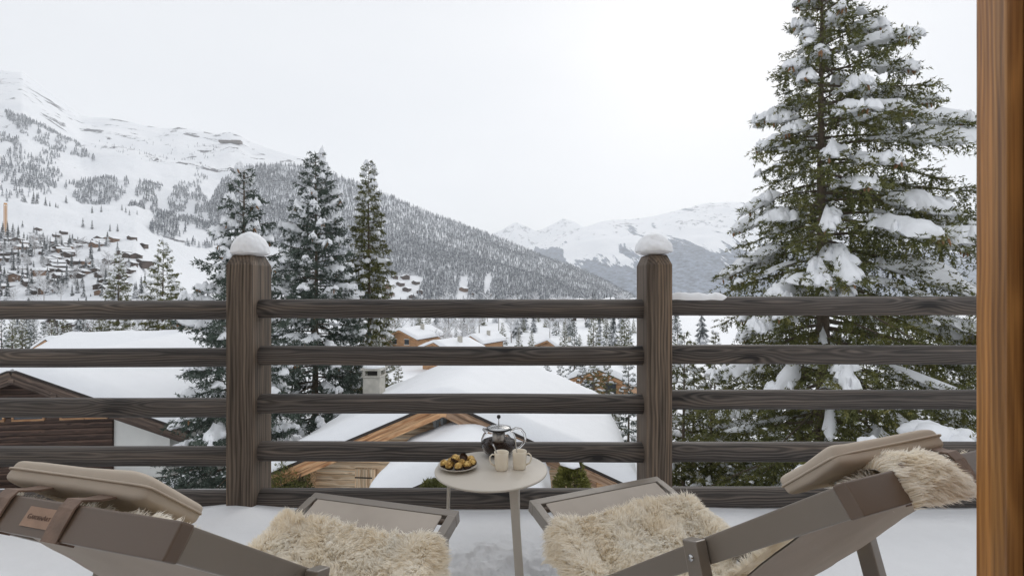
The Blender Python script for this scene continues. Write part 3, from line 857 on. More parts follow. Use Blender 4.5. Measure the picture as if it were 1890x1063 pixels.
def log_rail(x0, x1, z, rad, seed):
    n = 60; k = 20; L = x1 - x0
    xs = np.linspace(-L / 2, L / 2, n); th = np.linspace(0, 2 * np.pi, k, endpoint=False)
    Xg, Tg = np.meshgrid(xs, th, indexing='ij')
    rr = rad * (1 + .035 * fbm(np.stack([Xg * 1.4 + seed * 7, np.cos(Tg), np.sin(Tg)], -1), 3, seed))
    # turned logs, slightly flattened on the faces
    rr = rr * (1 - .05 * np.abs(np.cos(2 * Tg)) ** 3)
    yy = rr * np.cos(Tg) + .004 * fbm2(Xg * 1.1, Xg * 0 + seed, 2, seed + 3); zz = rr * np.sin(Tg) + .005 * fbm2(Xg * .9, Xg * 0 + seed + 9, 2, seed + 4)
    V = np.stack([Xg, yy, zz], -1).reshape(-1, 3)
    i, j = np.meshgrid(np.arange(n - 1), np.arange(k), indexing='ij')
    a = (i * k + j).ravel(); b = (i * k + (j + 1) % k).ravel()
    Q = np.stack([a, a + k, b + k, b], 1)
    nv = len(V); V = np.concatenate([V, [[xs[0], 0, 0], [xs[-1], 0, 0]]])
    T = [(nv, (jj + 1) % k, jj) for jj in range(k)] + [(nv + 1, (n - 1) * k + jj, (n - 1) * k + (jj + 1) % k) for jj in range(k)]
    T = [t[::-1] for t in T]
    o = link('rail', np_mesh('rail', V, np.array(T), M_RAIL, True, Q[:, ::-1]), railing)
    o.location = ((x0 + x1) / 2, 0, z)
    return o
YR = 2.70
zc_ = lambda y: CAMZ - (y - CY) / F * YR
for i, y in enumerate((569.5, 656, 744.5, 833, 919)): log_rail(-1.36, .72, zc_(y), .053, i)
for i, y in enumerate((571.5, 660, 751.5, 841, 922)): log_rail(-3.9, -1.42, zc_(y), .053, i + 10)
for i, y in enumerate((565, 654, 737, 833, 916)): log_rail(.785, 3.6, zc_(y), .053, i + 20)

def snow_blob(name, loc, rx, ry, rz, seed, label, cat, flat=.25, amp=.12, sub=5, belly=0.0):
    bm = bmesh.new(); bmesh.ops.create_icosphere(bm, subdivisions=sub, radius=1.0)
    co = np.array([v.co[:] for v in bm.verts])
    n = 1 + amp * fbm(co * 1.7, 3, seed) + amp * .35 * fbm(co * 6, 3, seed + 3)
    z = co[:, 2] * n
    low = z < 0
    z = np.where(low, z * flat, z)
    w = n * (1 + belly * np.exp(-((co[:, 2] - .15) / .35) ** 2))
    for v, c, zz, ww in zip(bm.verts, co, z, w):
        v.co = (c[0] * ww * rx, c[1] * ww * ry, zz * rz)
    me = bpy.data.meshes.new(name); bm.to_mesh(me); bm.free()
    for p in me.polygons: p.use_smooth = True
    me.materials.append(M_SNOWCAP)
    o = link(name, me, None, loc); tag(o, label, cat)
    return o
snow_blob('snow_mound', (-1.388, 2.705, 1.385), .090, .110, .110, 3, 'smooth round snow cap on top of the thicker railing post near the dark chalet', 'snow cap', .18, .09)
snow_blob('snow_mound', (.752, 2.705, 1.392), .087, .110, .098, 8, 'ball-shaped snow cap on the railing post nearest the tall spruce', 'snow cap', .22, .10, 5, .12)
# thin ridge of snow on the right top rail
n, k = 60, 9
xs = np.linspace(.822, 1.14, n); V = []
for i, x in enumerate(xs):
    e = min(1, i / 3, (n - 1 - i) / 8) ** .5
    hgt = (.026 + .010 * mnoise.noise((x * 14, 1, 2)) + .005 * mnoise.noise((x * 45, 4, 2))) * e; w = (.040 + .007 * mnoise.noise((x * 11, 7, 3))) * (.4 + .6 * e)
    for j in range(k):
        t = math.pi * j / (k - 1)
        V.append((x, 2.70 + w * math.cos(t), zc_(565) + .044 + hgt * math.sin(t) - .012 * abs(math.cos(t)) ** 2))
o = link('snow_ridge', np_mesh('snow_ridge', np.array(V), None, M_SNOWCAP, True, grid_quads(n, k)))
tag(o, 'thin uneven ridge of snow lying on the top rail beside the post', 'snow')

# ------------------------------------------------------------------ house: timber post at the opening, unseen chalet walls and roof, cut low and short to shape the light
tp = empty('timber_door_post', (.70, .75, -.2), label='tall orange varnished timber door post at the edge of the view', cat='post')
MB().box((.7290 - .70, .012, 1.55), (.026, .05, 3.3)).build('lath', M_LATH, tp, bevel=.003)
MB().box((.7290 - .70 + .015 + .10, -.005, 1.55), (.196, .07, 3.3)).build('jamb_board', M_PILLAR, tp, bevel=.003)
ck = MB()
rr_ = random.Random(4); z = .35
while z < 1.5:
    l = rr_.uniform(.015, .12); ck.box((.7290 - .70 + .0150, -.0385, z + l / 2), (.0030, .004, l)); z += l + rr_.uniform(.02, .16)
ck.build('caulk_seam', M_PLASTER, tp)
for nm_, c_, d_ in (('unseen_house_wall_right', (1.36, .75, 1.2), (.86, .2, 2.4)), ('unseen_house_wall_left', (-3.2, .75, 1.2), (2.4, .2, 2.4)), ('unseen_house_wall_back', (-1.2, -3.2, 1.2), (6.4, .2, 2.4)),
                   ('unseen_house_wall_side', (1.89, -1.25, 1.2), (.2, 3.8, 2.4))):
    o = MB().box(c_, d_).build(nm_, M_ROOM); tag(o, kind='structure')  # out of view, added to darken faces turned towards the camera
o = MB().box((-1.2, -2.45, 2.48), (6.6, 1.9, .16)).build('unseen_house_roof', M_ROOM); tag(o, kind='structure')
o = MB().box((-1.2, -2.45, 2.66), (6.6, 1.9, .2)).build('unseen_house_roof_snow', M_SNOWR); tag(o, kind='structure')
wl = MB(); wl.box((0, -2.2, .0), (10, 2.0, .1)); o = wl.build('house_floor', M_PINE); tag(o, kind='structure')

# ------------------------------------------------------------------ deck chairs
def smooth_profile(pts, n):
    t = np.array([p[0] for p in pts]); z = np.array([p[1] for p in pts])
    tt = np.linspace(t[0], t[-1], n * 4); zz = np.interp(tt, t, z)
    k = np.hanning(n // 2 * 2 + 1); k /= k.sum()
    pad = len(k) // 2
    ze = np.concatenate([2 * zz[0] - zz[pad:0:-1], zz, 2 * zz[-1] - zz[-2:-pad - 2:-1]])
    return tt, np.convolve(ze, k, 'valid')

def fur_strands(rng, roots, normals, flow, length, width):
    """cream wool: curved tapering strands, three joints each"""
    n = len(roots)
    d = normals + flow; d /= np.linalg.norm(d, axis=1, keepdims=True)
    L = length * rng.uniform(.65, 1.2, n)[:, None]
    bend = flow * .9 + rng.normal(0, .22, (n, 3)); bend[:, 2] -= .22
    p0 = roots; p1 = p0 + d * L * .6; d2 = d + bend * 1.3; d2 /= np.linalg.norm(d2, axis=1, keepdims=True)
    p2 = p1 + d2 * L * .5
    sd = np.cross(d, rng.normal(0, 1, (n, 3))); sd /= np.linalg.norm(sd, axis=1, keepdims=True) + 1e-9
    w = width * rng.uniform(.7, 1.3, n)[:, None] * .5
    V = np.stack([p0 - sd * w, p0 + sd * w, p1 - sd * w * .9, p1 + sd * w * .9, p2], 1).reshape(-1, 3)
    b = (np.arange(n) * 5)[:, None]
    Q = b + np.array([[0, 1, 3, 2]]); T = b + np.array([[2, 3, 4]])
    tip = np.tile(np.array([.15, .15, .75, .75, 1.0]), n)
    return V, T, Q, tip

def fur_mesh(name, V, T, Q, tip):
    me = np_mesh(name, V, T, M_FUR, True, Q)
    a = me.attributes.new('tip', 'FLOAT', 'POINT'); a.data.foreach_set('value', tip.astype(np.float32))
    return me

def deck_chair(name, label, loc, rz, ht, hz, seed, brand, strap_x, flap, skin_label, pshift=0.0):
    ch = empty(name, loc, rz, label=label, cat='deck chair')
    rng = np.random.default_rng(seed)
    kt = ht / 1.11; z0 = .045
    slope = math.atan2(hz - .03 - z0, ht)
    dR = Vector((0, math.cos(slope), math.sin(slope))); nR = Vector((0, -math.sin(slope), math.cos(slope)))
    xo, xi = .279, .247
    a0 = Vector((0, 0, z0)) + dR * 0.0
    head = Vector((0, ht - .014, hz - .03))
    for s in (-1, 1):
        MB().bar(Vector((s * xi, a0.y, a0.z - .03)), Vector((s * xi, head.y, head.z)) - dR * .014, .028, .052, nR).build('side_rail', M_FRAME, ch, bevel=.003)
    MB().bar(head + Vector((-.263, 0, 0)), head + Vector((.263, 0, 0)), .028, .056, nR).build('head_bar', M_FRAMED, ch, bevel=.003)
    MB().bar((-.235, .05, .07), (.235, .05, .07), .028, .035).build('ground_bar', M_FRAME, ch, bevel=.003)
    # seat frame
    zf = .398; ys, zs_ = .86 * kt, .22
    fd = Vector((0, ys, zs_ - zf)).normalized(); fn = Vector((0, -fd.z, fd.y))
    for s in (-1, 1):
        MB().bar(Vector((s * xo, .018, zf)), Vector((s * xo, ys, zs_)), .030, .044, fn).build('seat_rail', M_FRAME, ch, bevel=.003)
    fb = MB(); fb.bar(Vector((-.294, .002, zf + .001)), Vector((.294, .002, zf + .001)), .034, .0435, fn)
    fb.build('foot_bar', M_FRAME, ch, bevel=.003)
    MB().tube([Vector((-.27, .040, zf + .002)), Vector((.27, .040, zf + .002))], .010, 10).build('sling_rod', M_FRAMED, ch, True)
    # rear legs with bolts
    lt = Vector((0, .775 * kt, z0 + math.tan(slope) * .775 * kt + .035)); lb = Vector((0, .96 * kt, .0))
    for s in (-1, 1):
        lg = MB().bar(lt + Vector((s * xo, 0, 0)), lb + Vector((s * xo, 0, 0)), .030, .045, (0, 1, 0)).build('leg', M_FRAME, ch, bevel=.003)
        bp = lt + (lb - lt).normalized() * .035 + Vector((s * (xo + .016), 0, 0))
        MB().tube([bp - Vector((s * .004, 0, 0)), bp + Vector((s * .004, 0, 0))], .007, 10).build('bolt', M_STEEL, lg, True)
    MB().bar(Vector((-.26, .90 * kt, .18)), Vector((.26, .90 * kt, .18)), .024, .03).build('stretcher', M_FRAME, ch, bevel=.003)
    # sling
    prof = [(0.036, .420), (.15, .386), (.30, .312), (.42, .258), (.50, .245), (.57, .275), (.629, .322), (.766, .455), (.905, .615), (1.0, .722), (1.10, .832)]
    prof = [(t if t < .1 else .036 + (t - .036) * (ht - .024 - .036) / (1.10 - .036), z if t < .3 else z * (1 + (hz / .855 - 1) * min(1, (t - .3) / .8))) for t, z in prof]
    tt, zz = smooth_profile(prof, 26)
    def zs(t): return np.interp(t, tt, zz)
    nt, nxs = 70, 26
    T_, X_ = np.meshgrid(np.linspace(tt[0], tt[-1], nt), np.linspace(-.226, .226, nxs), indexing='ij')
    Zs = zs(T_) - .012 * np.sin(np.pi * (X_ / .452 + .5)) * np.sin(np.pi * (T_ - tt[0]) / (tt[-1] - tt[0])) + (.006 * fbm2(X_ * 5 + T_ * 6, T_ * 14 + seed, 3, seed) + .005 * fbm2(X_ * 9, T_ * 3.0 + seed, 3, seed)) * np.clip((T_ - tt[0]) * 12, 0, 1)
    X_ = X_ * np.interp(T_, [0, .25, .38, 2], [1.10, 1.09, 1.0, 1.0])
    V1 = np.stack([X_, T_, Zs], -1).reshape(-1, 3); V2 = V1 - np.array([0, 0, .004])
    Qs = np.concatenate([grid_quads(nt, nxs, False)[:, ::-1] , grid_quads(nt, nxs) + nt * nxs])
    link('sling', np_mesh('sling', np.concatenate([V1, V2]), None, M_SLING, True, Qs), ch)
    # pillow strapped to the head bar
    sl = math.radians(41)
    along = Vector((0, math.cos(sl), math.sin(sl))); nrm = Vector((0, -math.sin(sl), math.cos(sl)))
    pt = ht - .065
    pc = head + Vector((pshift, -.108, .004))
    nu, nv = 48, 28; V = []
    def se(c, e): return math.copysign(abs(c) ** e, c)
    for i in range(nv):
        ph = -math.pi / 2 + math.pi * i / (nv - 1)
        for j in range(nu):
            th = 2 * math.pi * j / nu
            cx_ = se(math.cos(ph), .22)
            x = .172 * cx_ * se(math.cos(th), .15); y = .072 * cx_ * se(math.sin(th), .15); z = .022 * se(math.sin(ph), .4)
            bulge = 1 + .22 * (1 - (x / .175) ** 2) * (1 - (y / .072) ** 2)
            nn = mnoise.noise((x * 9 + seed, y * 12, z * 10)) * .006
            V.append(Vector((x, 0, 0)) + along * (y + nn) + nrm * (z * bulge + nn))
    Qp = []
    for i in range(nv - 1):
        for j in range(nu): Qp.append((i * nu + j, i * nu + (j + 1) % nu, (i + 1) * nu + (j + 1) % nu, (i + 1) * nu + j))
    pl = link('pillow', np_mesh('pillow', np.array([tuple(v + pc) for v in V]), None, M_PILLOW, True, np.array(Qp)), ch)
    # piped seam round the pillow's edge
    ring = []
    for j in range(65):
        th = 2 * math.pi * j / 64
        x = .1735 * se(math.cos(th), .15); y = .0735 * se(math.sin(th), .15)
        ring.append(pc + Vector((x, 0, 0)) + along * y)
    MB().tube(ring, .0022, 6, False).build('piping', M_PILLOW, pl, True)
    bt = head
    for sxp in strap_x:
        path = [bt - nR * .031 - dR * .016, bt - nR * .031 + dR * .017, bt + dR * .0195 - nR * .01, bt + dR * .021 + nR * .02, bt + dR * .016 + nR * .035, bt - dR * .004 + nR * .042,
                Vector((0, pc.y, pc.z)) + along * .064 - nrm * .020]
        W = .0165; vs = []
        for k, p_ in enumerate(path):
            sk = -.012 * max(0, k - 4)
            for off in (0, 1):
                d_ = (path[min(k + 1, len(path) - 1)] - path[max(k - 1, 0)]).normalized()
                n_ = Vector((0, -d_.z, d_.y)) * (.0035 * off)
                for s in (-1, 1): vs.append(p_ + Vector((sxp + sk + s * W, 0, 0)) + (n_ if True else 0))
        fs = []
        for k in range(len(path) - 1):
            a = k * 4
            fs += [(a, a + 1, a + 5, a + 4), (a + 2, a + 6, a + 7, a + 3), (a, a + 4, a + 6, a + 2), (a + 1, a + 3, a + 7, a + 5)]
        MB().add(vs, fs).build('strap', M_LEATHER, pl, False)
    if brand:
        c = bt + dR * .0150 + Vector((brand[0], 0, 0)); w, h = .066, .030
        M4 = Matrix((Vector((-1, 0, 0)), nR, dR)).transposed()
        tg = MB().box(c + dR * .001, (w, h, .002), M4).build('brand_tag', M_TAGL, ch)
        cu = bpy.data.curves.new('lettering', 'FONT'); cu.body = 'Gardenart'; cu.size = .0105; cu.align_x = 'CENTER'; cu.align_y = 'CENTER'; cu.extrude = .0002
        for k, chh in enumerate(cu.body):
            if k not in (0, 6): cu.body_format[k].use_small_caps = True
        cu.body = 'GardenArt'
        for k in range(9): cu.body_format[k].use_small_caps = k not in (0, 6)
        cu.small_caps_scale = .78
        cu.materials.append(M_INK)
        tmp = bpy.data.objects.new('tmp', cu); COL.objects.link(tmp)
        lme = bpy.data.meshes.new_from_object(tmp.evaluated_get(bpy.context.evaluated_depsgraph_get())); bpy.data.objects.remove(tmp)
        lme.materials.clear(); lme.materials.append(M_INK)
        lo = link('lettering', lme, tg)
        lo.matrix_local = Matrix.Translation(c + dR * .0026) @ M4.to_4x4()
    # ---- sheepskin lying on the sling (a thing of its own)
    sk = empty('sheepskin', loc, rz, label=skin_label, cat='sheepskin')
    def rail_z(t): return zf + (zs_ - zf) / ys * t + .03
    def fz(t, x):
        ax = np.abs(x)
        c = zs(t) + .022
        rz_ = rail_z(t) + .004
        e = smooth01((ax - .19) / .08) * smooth01((.46 - t) / .06)
        z = c * (1 - e) + np.maximum(c, rz_) * e
        z = z - np.clip(ax - .292, 0, None) * 2.2
        z = z + .012 * fbm2(x * 7 + seed, t * 7, 2, seed + 1) + .014 * smooth01((.22 - t) / .05)
        return z
    def sheet(t0, t1, wf, n1, n2):
        Tg, Ug = np.meshgrid(np.linspace(0, 1, n1), np.linspace(-1, 1, n2), indexing='ij')
        wob = .028 * fbm2(Ug * 2.2 + seed, Ug * 0, 2, seed + 7) * (1 - Tg)
        Tt = t0 + wob + (t1 - t0) * Tg; Xx = Ug * wf(Tt)
        return np.stack([Xx, Tt, fz(Tt, Xx)], -1)
    def width(t): return np.interp(t, [0, .14, .20, .36, .46, .52, 1.2], [.29, .30, .325, .325, .232, .222, .215]) + .006 * np.sin(t * 40)
    G = sheet(.165, ht - .05, width, 90, 46)
    pieces = [G]
    if flap:
        x0, x1, fh = flap
        pth = [Vector((0, ht - .115, hz - .02)), Vector((0, ht - .085, hz + .035)), Vector((0, ht - .04, hz + .058)), Vector((0, ht - .005, hz + .050)), Vector((0, ht + .018, hz + .030)), Vector((0, ht + .026, hz + .008))]
        n1, n2 = 20, 18
        us = np.linspace(0, len(pth) - 1, n1); Gf = np.zeros((n1, n2, 3))
        for i, u in enumerate(us):
            k = min(int(u), len(pth) - 2); p_ = pth[k].lerp(pth[k + 1], u - k)
            for j, xx in enumerate(np.linspace(x0, x1, n2)):
                s = (j / (n2 - 1) - .5) * 2
                Gf[i, j] = (xx, p_.y + .012 * math.sin(xx * 40) , p_.z - .014 * s * s + fh)
        pieces.append(Gf)
    Vh = []; Qh = []; off = 0; SV = []; ST = []; SQ = []; Stp = []; so = 0
    for gi, G in enumerate(pieces):
        n1, n2 = G.shape[:2]
        Vh.append(G.reshape(-1, 3)); Qh.append(grid_quads(n1, n2, True) + off); off += n1 * n2
        du = np.gradient(G, axis=0); dv = np.gradient(G, axis=1); Nn = np.cross(dv, du); Nn /= np.linalg.norm(Nn, axis=2, keepdims=True) + 1e-12
        if Nn[..., 2].mean() < 0: Nn = -Nn
        area = np.linalg.norm(np.cross(du, dv), axis=2)[:-1, :-1]
        if gi == 0:
            wgt = area * np.where(G[:-1, :-1, 1] < .62, 1.0, .55)
        else: wgt = area * 1.1
        cnt = 64000 if gi == 0 else 12000
        pr = (wgt / wgt.sum()).ravel(); idx = rng.choice(len(pr), cnt, p=pr)
        ii, jj = np.unravel_index(idx, wgt.shape); fu, fv = rng.random(cnt)[:, None], rng.random(cnt)[:, None]
        def bil(A): return A[ii, jj] * (1 - fu) * (1 - fv) + A[ii + 1, jj] * fu * (1 - fv) + A[ii, jj + 1] * (1 - fu) * fv + A[ii + 1, jj + 1] * fu * fv
        P = bil(G); Nr = bil(Nn); Nr /= np.linalg.norm(Nr, axis=1, keepdims=True)
        # locks: nearby strands lean the same way
        fl = np.stack([fbm(P * 16, 2, seed + 20), fbm(P * 16, 2, seed + 30), fbm(P * 16, 2, seed + 40)], 1) * .75
        fl += np.stack([fbm(P * 70, 1, seed + 21), fbm(P * 70, 1, seed + 31), fbm(P * 70, 1, seed + 41)], 1) * .4
        if gi == 0:
            out = np.clip((np.abs(P[:, 0]) - .24) / .08, 0, 1) * np.sign(P[:, 0]); fl[:, 0] += out * .8
            fl[:, 1] -= .55 * np.clip((.22 - P[:, 1]) / .05, 0, 1); fl[:, 2] -= .2
        else:
            fl[:, 1] += .45; fl[:, 2] -= .15; fl[:, 0] -= .3
        ln = np.where(P[:, 1] < .62, .027, .024)[:, None] if gi == 0 else .022
        v, t, q_, tip = fur_strands(rng, P, Nr, fl, ln, .0023)
        SV.append(v); ST.append(t + so); SQ.append(q_ + so); Stp.append(tip); so += len(v)
    hide = link('hide', np_mesh('hide', np.concatenate(Vh), None, M_FUR, True, np.concatenate(Qh)), sk)
    fl_ = link('fleece', fur_mesh('fleece', np.concatenate(SV), np.concatenate(ST), np.concatenate(SQ), np.concatenate(Stp)), sk)
    tag(fl_, kind='stuff')
    return ch
deck_chair('deck_chair', 'taupe deck chair bearing a small brand tag, its pillow beside the dark chalet', (-.470, 1.850, 0), R(164.2), 1.062, .845, 3, (.014,), (.115, -.034), None,
           'cream sheepskin spread over the seat of the deck chair with the brand tag', .038)
deck_chair('deck_chair', 'taupe deck chair partly hidden by the orange door post, sheepskin flopped over its head bar', (.335, 1.977, 0), R(204.1), 1.14, .878, 17, None, (.093, -.06), (-.03, .135, -.050),
           'cream sheepskin on the chair by the door post, one end over the head bar', .045)

# ------------------------------------------------------------------ side table and what stands on it
TZ = .46
tc_ = at_z(906.5, 864.5, TZ)
tb = empty('side_table', (tc_.x, tc_.y, 0), label='small round warm grey side table with flat legs between the deck chairs', cat='table')
RT = .230
MB().lathe([(0, TZ - .010), (RT - .006, TZ - .010), (RT - .001, TZ - .008), (RT, TZ - .004), (RT - .001, TZ - .0012), (RT - .004, TZ), (0, TZ)], 96).build('table_top', M_TABLE, tb, True)
for az, nm in ((-57, 0), (180, 1), (52, 2)):
    a = R(az); d = Vector((math.cos(a), math.sin(a), 0)); t_ = Vector((-d.y, d.x, 0))
    if nm == 0: t_ = Vector((1, .02, 0)); d = Vector((0, -1, 0)); c0 = Vector((math.cos(a), math.sin(a), 0)) * .165
    elif nm == 1: t_ = Vector((-.128, 1, 0)).normalized(); d = Vector((1, 0, 0)); c0 = Vector((-.172, .0, 0))
    else: c0 = Vector((math.cos(a), math.sin(a), 0)) * .165
    top = c0 + Vector((0, 0, TZ - .011)); bot = c0 * 1.07 + Vector((0, 0, .01)) + (Vector((.024, 0, 0)) if nm == 0 else Vector())
    ax_ = (bot - top).normalized()
    MB().bar(top, bot, .033, .011, d).build('leg', M_TABLE, tb, bevel=.002)
MB().bar(Vector((-.165, 0, TZ - .02)), Vector((.09, .13, TZ - .02)), .02, .014).build('brace', M_TABLE, tb)

# teapot
tp_ = at_z(920.5, 838.5, TZ); tpot = empty('glass_teapot', (tp_.x, tp_.y, TZ), label='round glass teapot half full of black tea with a plunger knob', cat='teapot')
k_ = 1.0
prof = [(0, .001), (.040, .001), (.050, .003), (.064, .014), (.075, .032), (.0795, .052), (.078, .070), (.071, .088), (.060, .103), (.053, .110), (.0515, .118)]
inner = [(r - .0025 if r > .003 else 0, z + (.003 if i < 3 else 0)) for i, (r, z) in enumerate(prof)][::-1]
MB().lathe(prof + inner, 48).build('glass_body', M_GLASS, tpot, True)
tea = [(0, .0045), (.040, .0048), (.049, .007), (.0605, .016), (.0715, .033), (.0758, .052), (.0752, .060), (0, .060)]
MB().lathe(tea, 48).build('tea', M_COFFEE, tpot, True)
MB().lathe([(0, .045), (.026, .045), (.028, .05), (.028, .108), (.0, .108)], 24).build('infuser', M_INFUSE, tpot, True)
ld = MB().lathe([(.0, .131), (.012, .1305), (.030, .127), (.046, .1225), (.050, .119)], 48).build('lid', M_STEEL, tpot, True)
MB().lathe([(.0495, .1195), (.0545, .1195), (.0555, .116), (.0545, .1125), (.049, .1125)], 48).build('lid_rim', M_KNOB, ld, True)
MB().tube([(0, 0, .128), (0, 0, .160)], .0022, 8).build('plunger_rod', M_STEEL, ld, True)
MB().lathe([(0, .159), (.006, .1605), (.0088, .166), (.0085, .171), (.006, .1755), (0, .177)], 20).build('knob', M_KNOB, ld, True)
hp = [Vector((.052, -.01, .108)), Vector((.075, -.012, .121)), Vector((.098, -.014, .117)), Vector((.114, -.015, .098)), Vector((.118, -.015, .073)), Vector((.108, -.014, .050)), Vector((.092, -.012, .034)), Vector((.077, -.01, .030))]
MB().tube(hp, [.006, .0055, .0055, .0055, .0055, .0055, .0055, .006], 12).build('handle', M_GLASS, tpot, True)
MB().tube([(-.050, -.010, .106), (-.060, -.013, .1125), (-.070, -.016, .1185)], [.013, .009, .0045], 14, False).build('spout', M_GLASS, tpot, True)

def mug(name, label, px, py, hd, sp0, sp1, splabel):
    p = at_z(px, py, TZ); e = empty(name, (p.x, p.y, TZ), label=label, cat='mug')
    pr = [(0, .001), (.024, .001), (.026, .003), (.0275, .02), (.0285, .05), (.0298, .072), (.0290, .0735), (.0272, .072), (.0258, .05), (.0245, .012), (0, .010)]
    MB().lathe(pr, 36).build('cup', M_CERAMIC, e, True)
    h = Vector((hd, -.25, 0)).normalized()
    pts = [h * .027 + Vector((0, 0, .062)), h * .038 + Vector((0, 0, .066)), h * .0475 + Vector((0, 0, .058)), h * .0490 + Vector((0, 0, .043)), h * .042 + Vector((0, 0, .028)), h * .0265 + Vector((0, 0, .018))]
    MB().tube(pts, [.0035, .0032, .003, .003, .0032, .0038], 10).build('handle', M_CERAMIC, e, True)
    s = empty('teaspoon', (p.x, p.y, TZ), label=splabel, cat='spoon')
    a, b = Vector(sp0), Vector(sp1)
    d_ = (b - a).normalized()
    mb = MB()
    mb.tube([a + d_ * .02, a.lerp(b, .5), b - d_ * .012, b], [.0017, .002, .0034, .0026], 8); mb.build('handle', M_STEEL, s, True)
    bm_ = MB().lathe([(0, -.013), (.005, -.010), (.0075, 0), (.006, .009), (.002, .014), (0, .015)], 14)
    M_ = d_.to_track_quat('Z', 'Y').to_matrix() @ Matrix.Diagonal((1, .4, 1))
    bm_.v = [tuple(M_ @ Vector(v) + a + d_ * .013) for v in bm_.v]
    bm_.build('bowl', M_STEEL, s, True)
mug('cream_mug', 'cream mug with its handle towards the plate of chocolates', 925.5, 866.5, -1, (.004, 0, .014), (-.036, .02, .098), 'slim steel teaspoon leaning in the mug next to the chocolates')
mug('cream_mug', 'cream mug with its handle turned away from the plate', 959.0, 864.5, 1, (-.004, 0, .014), (-.020, .012, .128), 'taller steel teaspoon standing in the mug by the teapot handle')

pp = at_z(845.5, 864, TZ); pl = empty('small_plate', (pp.x, pp.y, TZ), label='pale shallow plate heaped with gold wrapped chocolates', cat='plate')
MB().lathe([(0, .002), (.048, .002), (.055, .0045), (.074, .012), (.081, .0165), (.0815, .0185), (.079, .0185), (.070, .0145), (.052, .0075), (0, .0065)], 56).build('dish', M_PLATE, pl, True)
MB().lathe([(.046, 0), (.050, 0), (.050, .004), (.046, .004)], 40).build('foot_ring', M_PLATE, pl, True)
bl = bmesh.new(); bmesh.ops.create_icosphere(bl, subdivisions=3, radius=.0166)
for v in bl.verts:
    v.co *= 1 + .05 * mnoise.noise(v.co * 260) + .03 * mnoise.noise(v.co * 700)
BALL = bpy.data.meshes.new('foil_ball'); bl.to_mesh(BALL); bl.free(); BALL.materials.append(M_GOLD)
cup = MB(); nn = 40
for r_, z_ in ((.0, -.0150), (.0118, -.0152), (.0172, -.0045)):
    for j in range(nn):
        t = 2 * math.pi * j / nn; rr = r_ * (1 + (.05 if j % 2 else -.05) * (r_ > .001))
        cup.v.append((rr * math.cos(t), rr * math.sin(t), z_))
for i in range(2):
    for j in range(nn): cup.f.append((i * nn + j, i * nn + (j + 1) % nn, (i + 1) * nn + (j + 1) % nn, (i + 1) * nn + j))
CUP = cup.mesh('paper_cup', M_PAPER)
where = ['at the plate rim nearest the deck chairs, outermost', 'second along the front row of the plate', 'in the middle of the front row of the plate', 'at the front row end nearest the mugs',
         'on the side of the plate by the mugs', 'deep in the middle of the heap', 'behind the front row on the outer side', 'topmost of the heap, tilted in its cup', 'at the back of the plate by the teapot', 'at the back of the plate towards the mugs', 'at the back of the heap behind the topmost one']
for (dx, dy, dz, tx, ty), w in zip([(-.056, -.012, .0235, 0, -.35), (-.032, -.034, .0235, .2, -.1), (.006, -.045, .0235, .25, 0), (.040, -.030, .0235, .2, .25), (.058, .004, .0245, 0, .4), (.016, -.006, .024, 0, 0),
                            (-.030, .008, .025, -.1, -.2), (-.010, -.018, .047, .55, -.1), (.028, .036, .025, -.3, .1), (.050, .032, .0265, -.3, .3), (-.006, .038, .0255, -.3, 0)], where):
    e = empty('chocolate', (pp.x + dx, pp.y + dy, TZ + dz), label='gold foil chocolate ' + w, cat='chocolate', group='gold wrapped chocolates on the plate')
    e.rotation_euler = (tx, ty, random.uniform(0, 6))
    link('foil_ball', BALL, e); link('paper_cup', CUP, e)
e = empty('empty_paper_cup', (pp.x + .024, pp.y - .002, TZ + .049), label='empty brown paper cup lying tilted on top of the chocolate heap', cat='paper cup')
e.rotation_euler = (.75, .5, 0); link('pleated_side', CUP, e)
# ------------------------------------------------------------------ near chalets
def roof_snow(half, drop, L, th, ov, seed, nx=40, ny=34):
    """thick settled snow over both roof planes, rounded at its edges"""
    sl = drop / half
    xs = np.concatenate([[-half - .02], np.linspace(-half, half, nx), [half + .02]]); ys = np.concatenate([[-.02], np.linspace(0, L, ny), [L + .02]])
    Xg, Yg = np.meshgrid(xs, ys, indexing='ij')
    ex = np.clip((half - np.abs(Xg)) / .45, 0, 1); ey = np.clip(np.minimum(Yg, L - Yg) / .35, 0, 1)
    e = np.sqrt(np.clip(1 - (1 - ex) ** 2, 0, 1)) * np.sqrt(np.clip(1 - (1 - ey) ** 2, 0, 1))
    Xa = np.sqrt(Xg ** 2 + .25)
    Z = -(Xa - .3) * sl + th * (.12 + .88 * e) * (1 + .30 * fbm2(Xg * .5, Yg * .5, 3, seed)) + .05 * fbm2(Xg * 1.6, Yg * 1.6, 4, seed + 2)
    out = (np.abs(Xg) > half) | (Yg < 0) | (Yg > L)
    Z = np.where(out, -np.abs(Xg) * sl + .005, Z)
    Xg = Xg + np.where(np.abs(Xg) >= half - .01, np.sign(Xg) * .07 * (1 + fbm2(Yg * 1.3, Yg * 0, 2, seed)), 0)
    return np.stack([Xg, Yg, Z], -1).reshape(-1, 3), grid_quads(len(xs), len(ys), True)

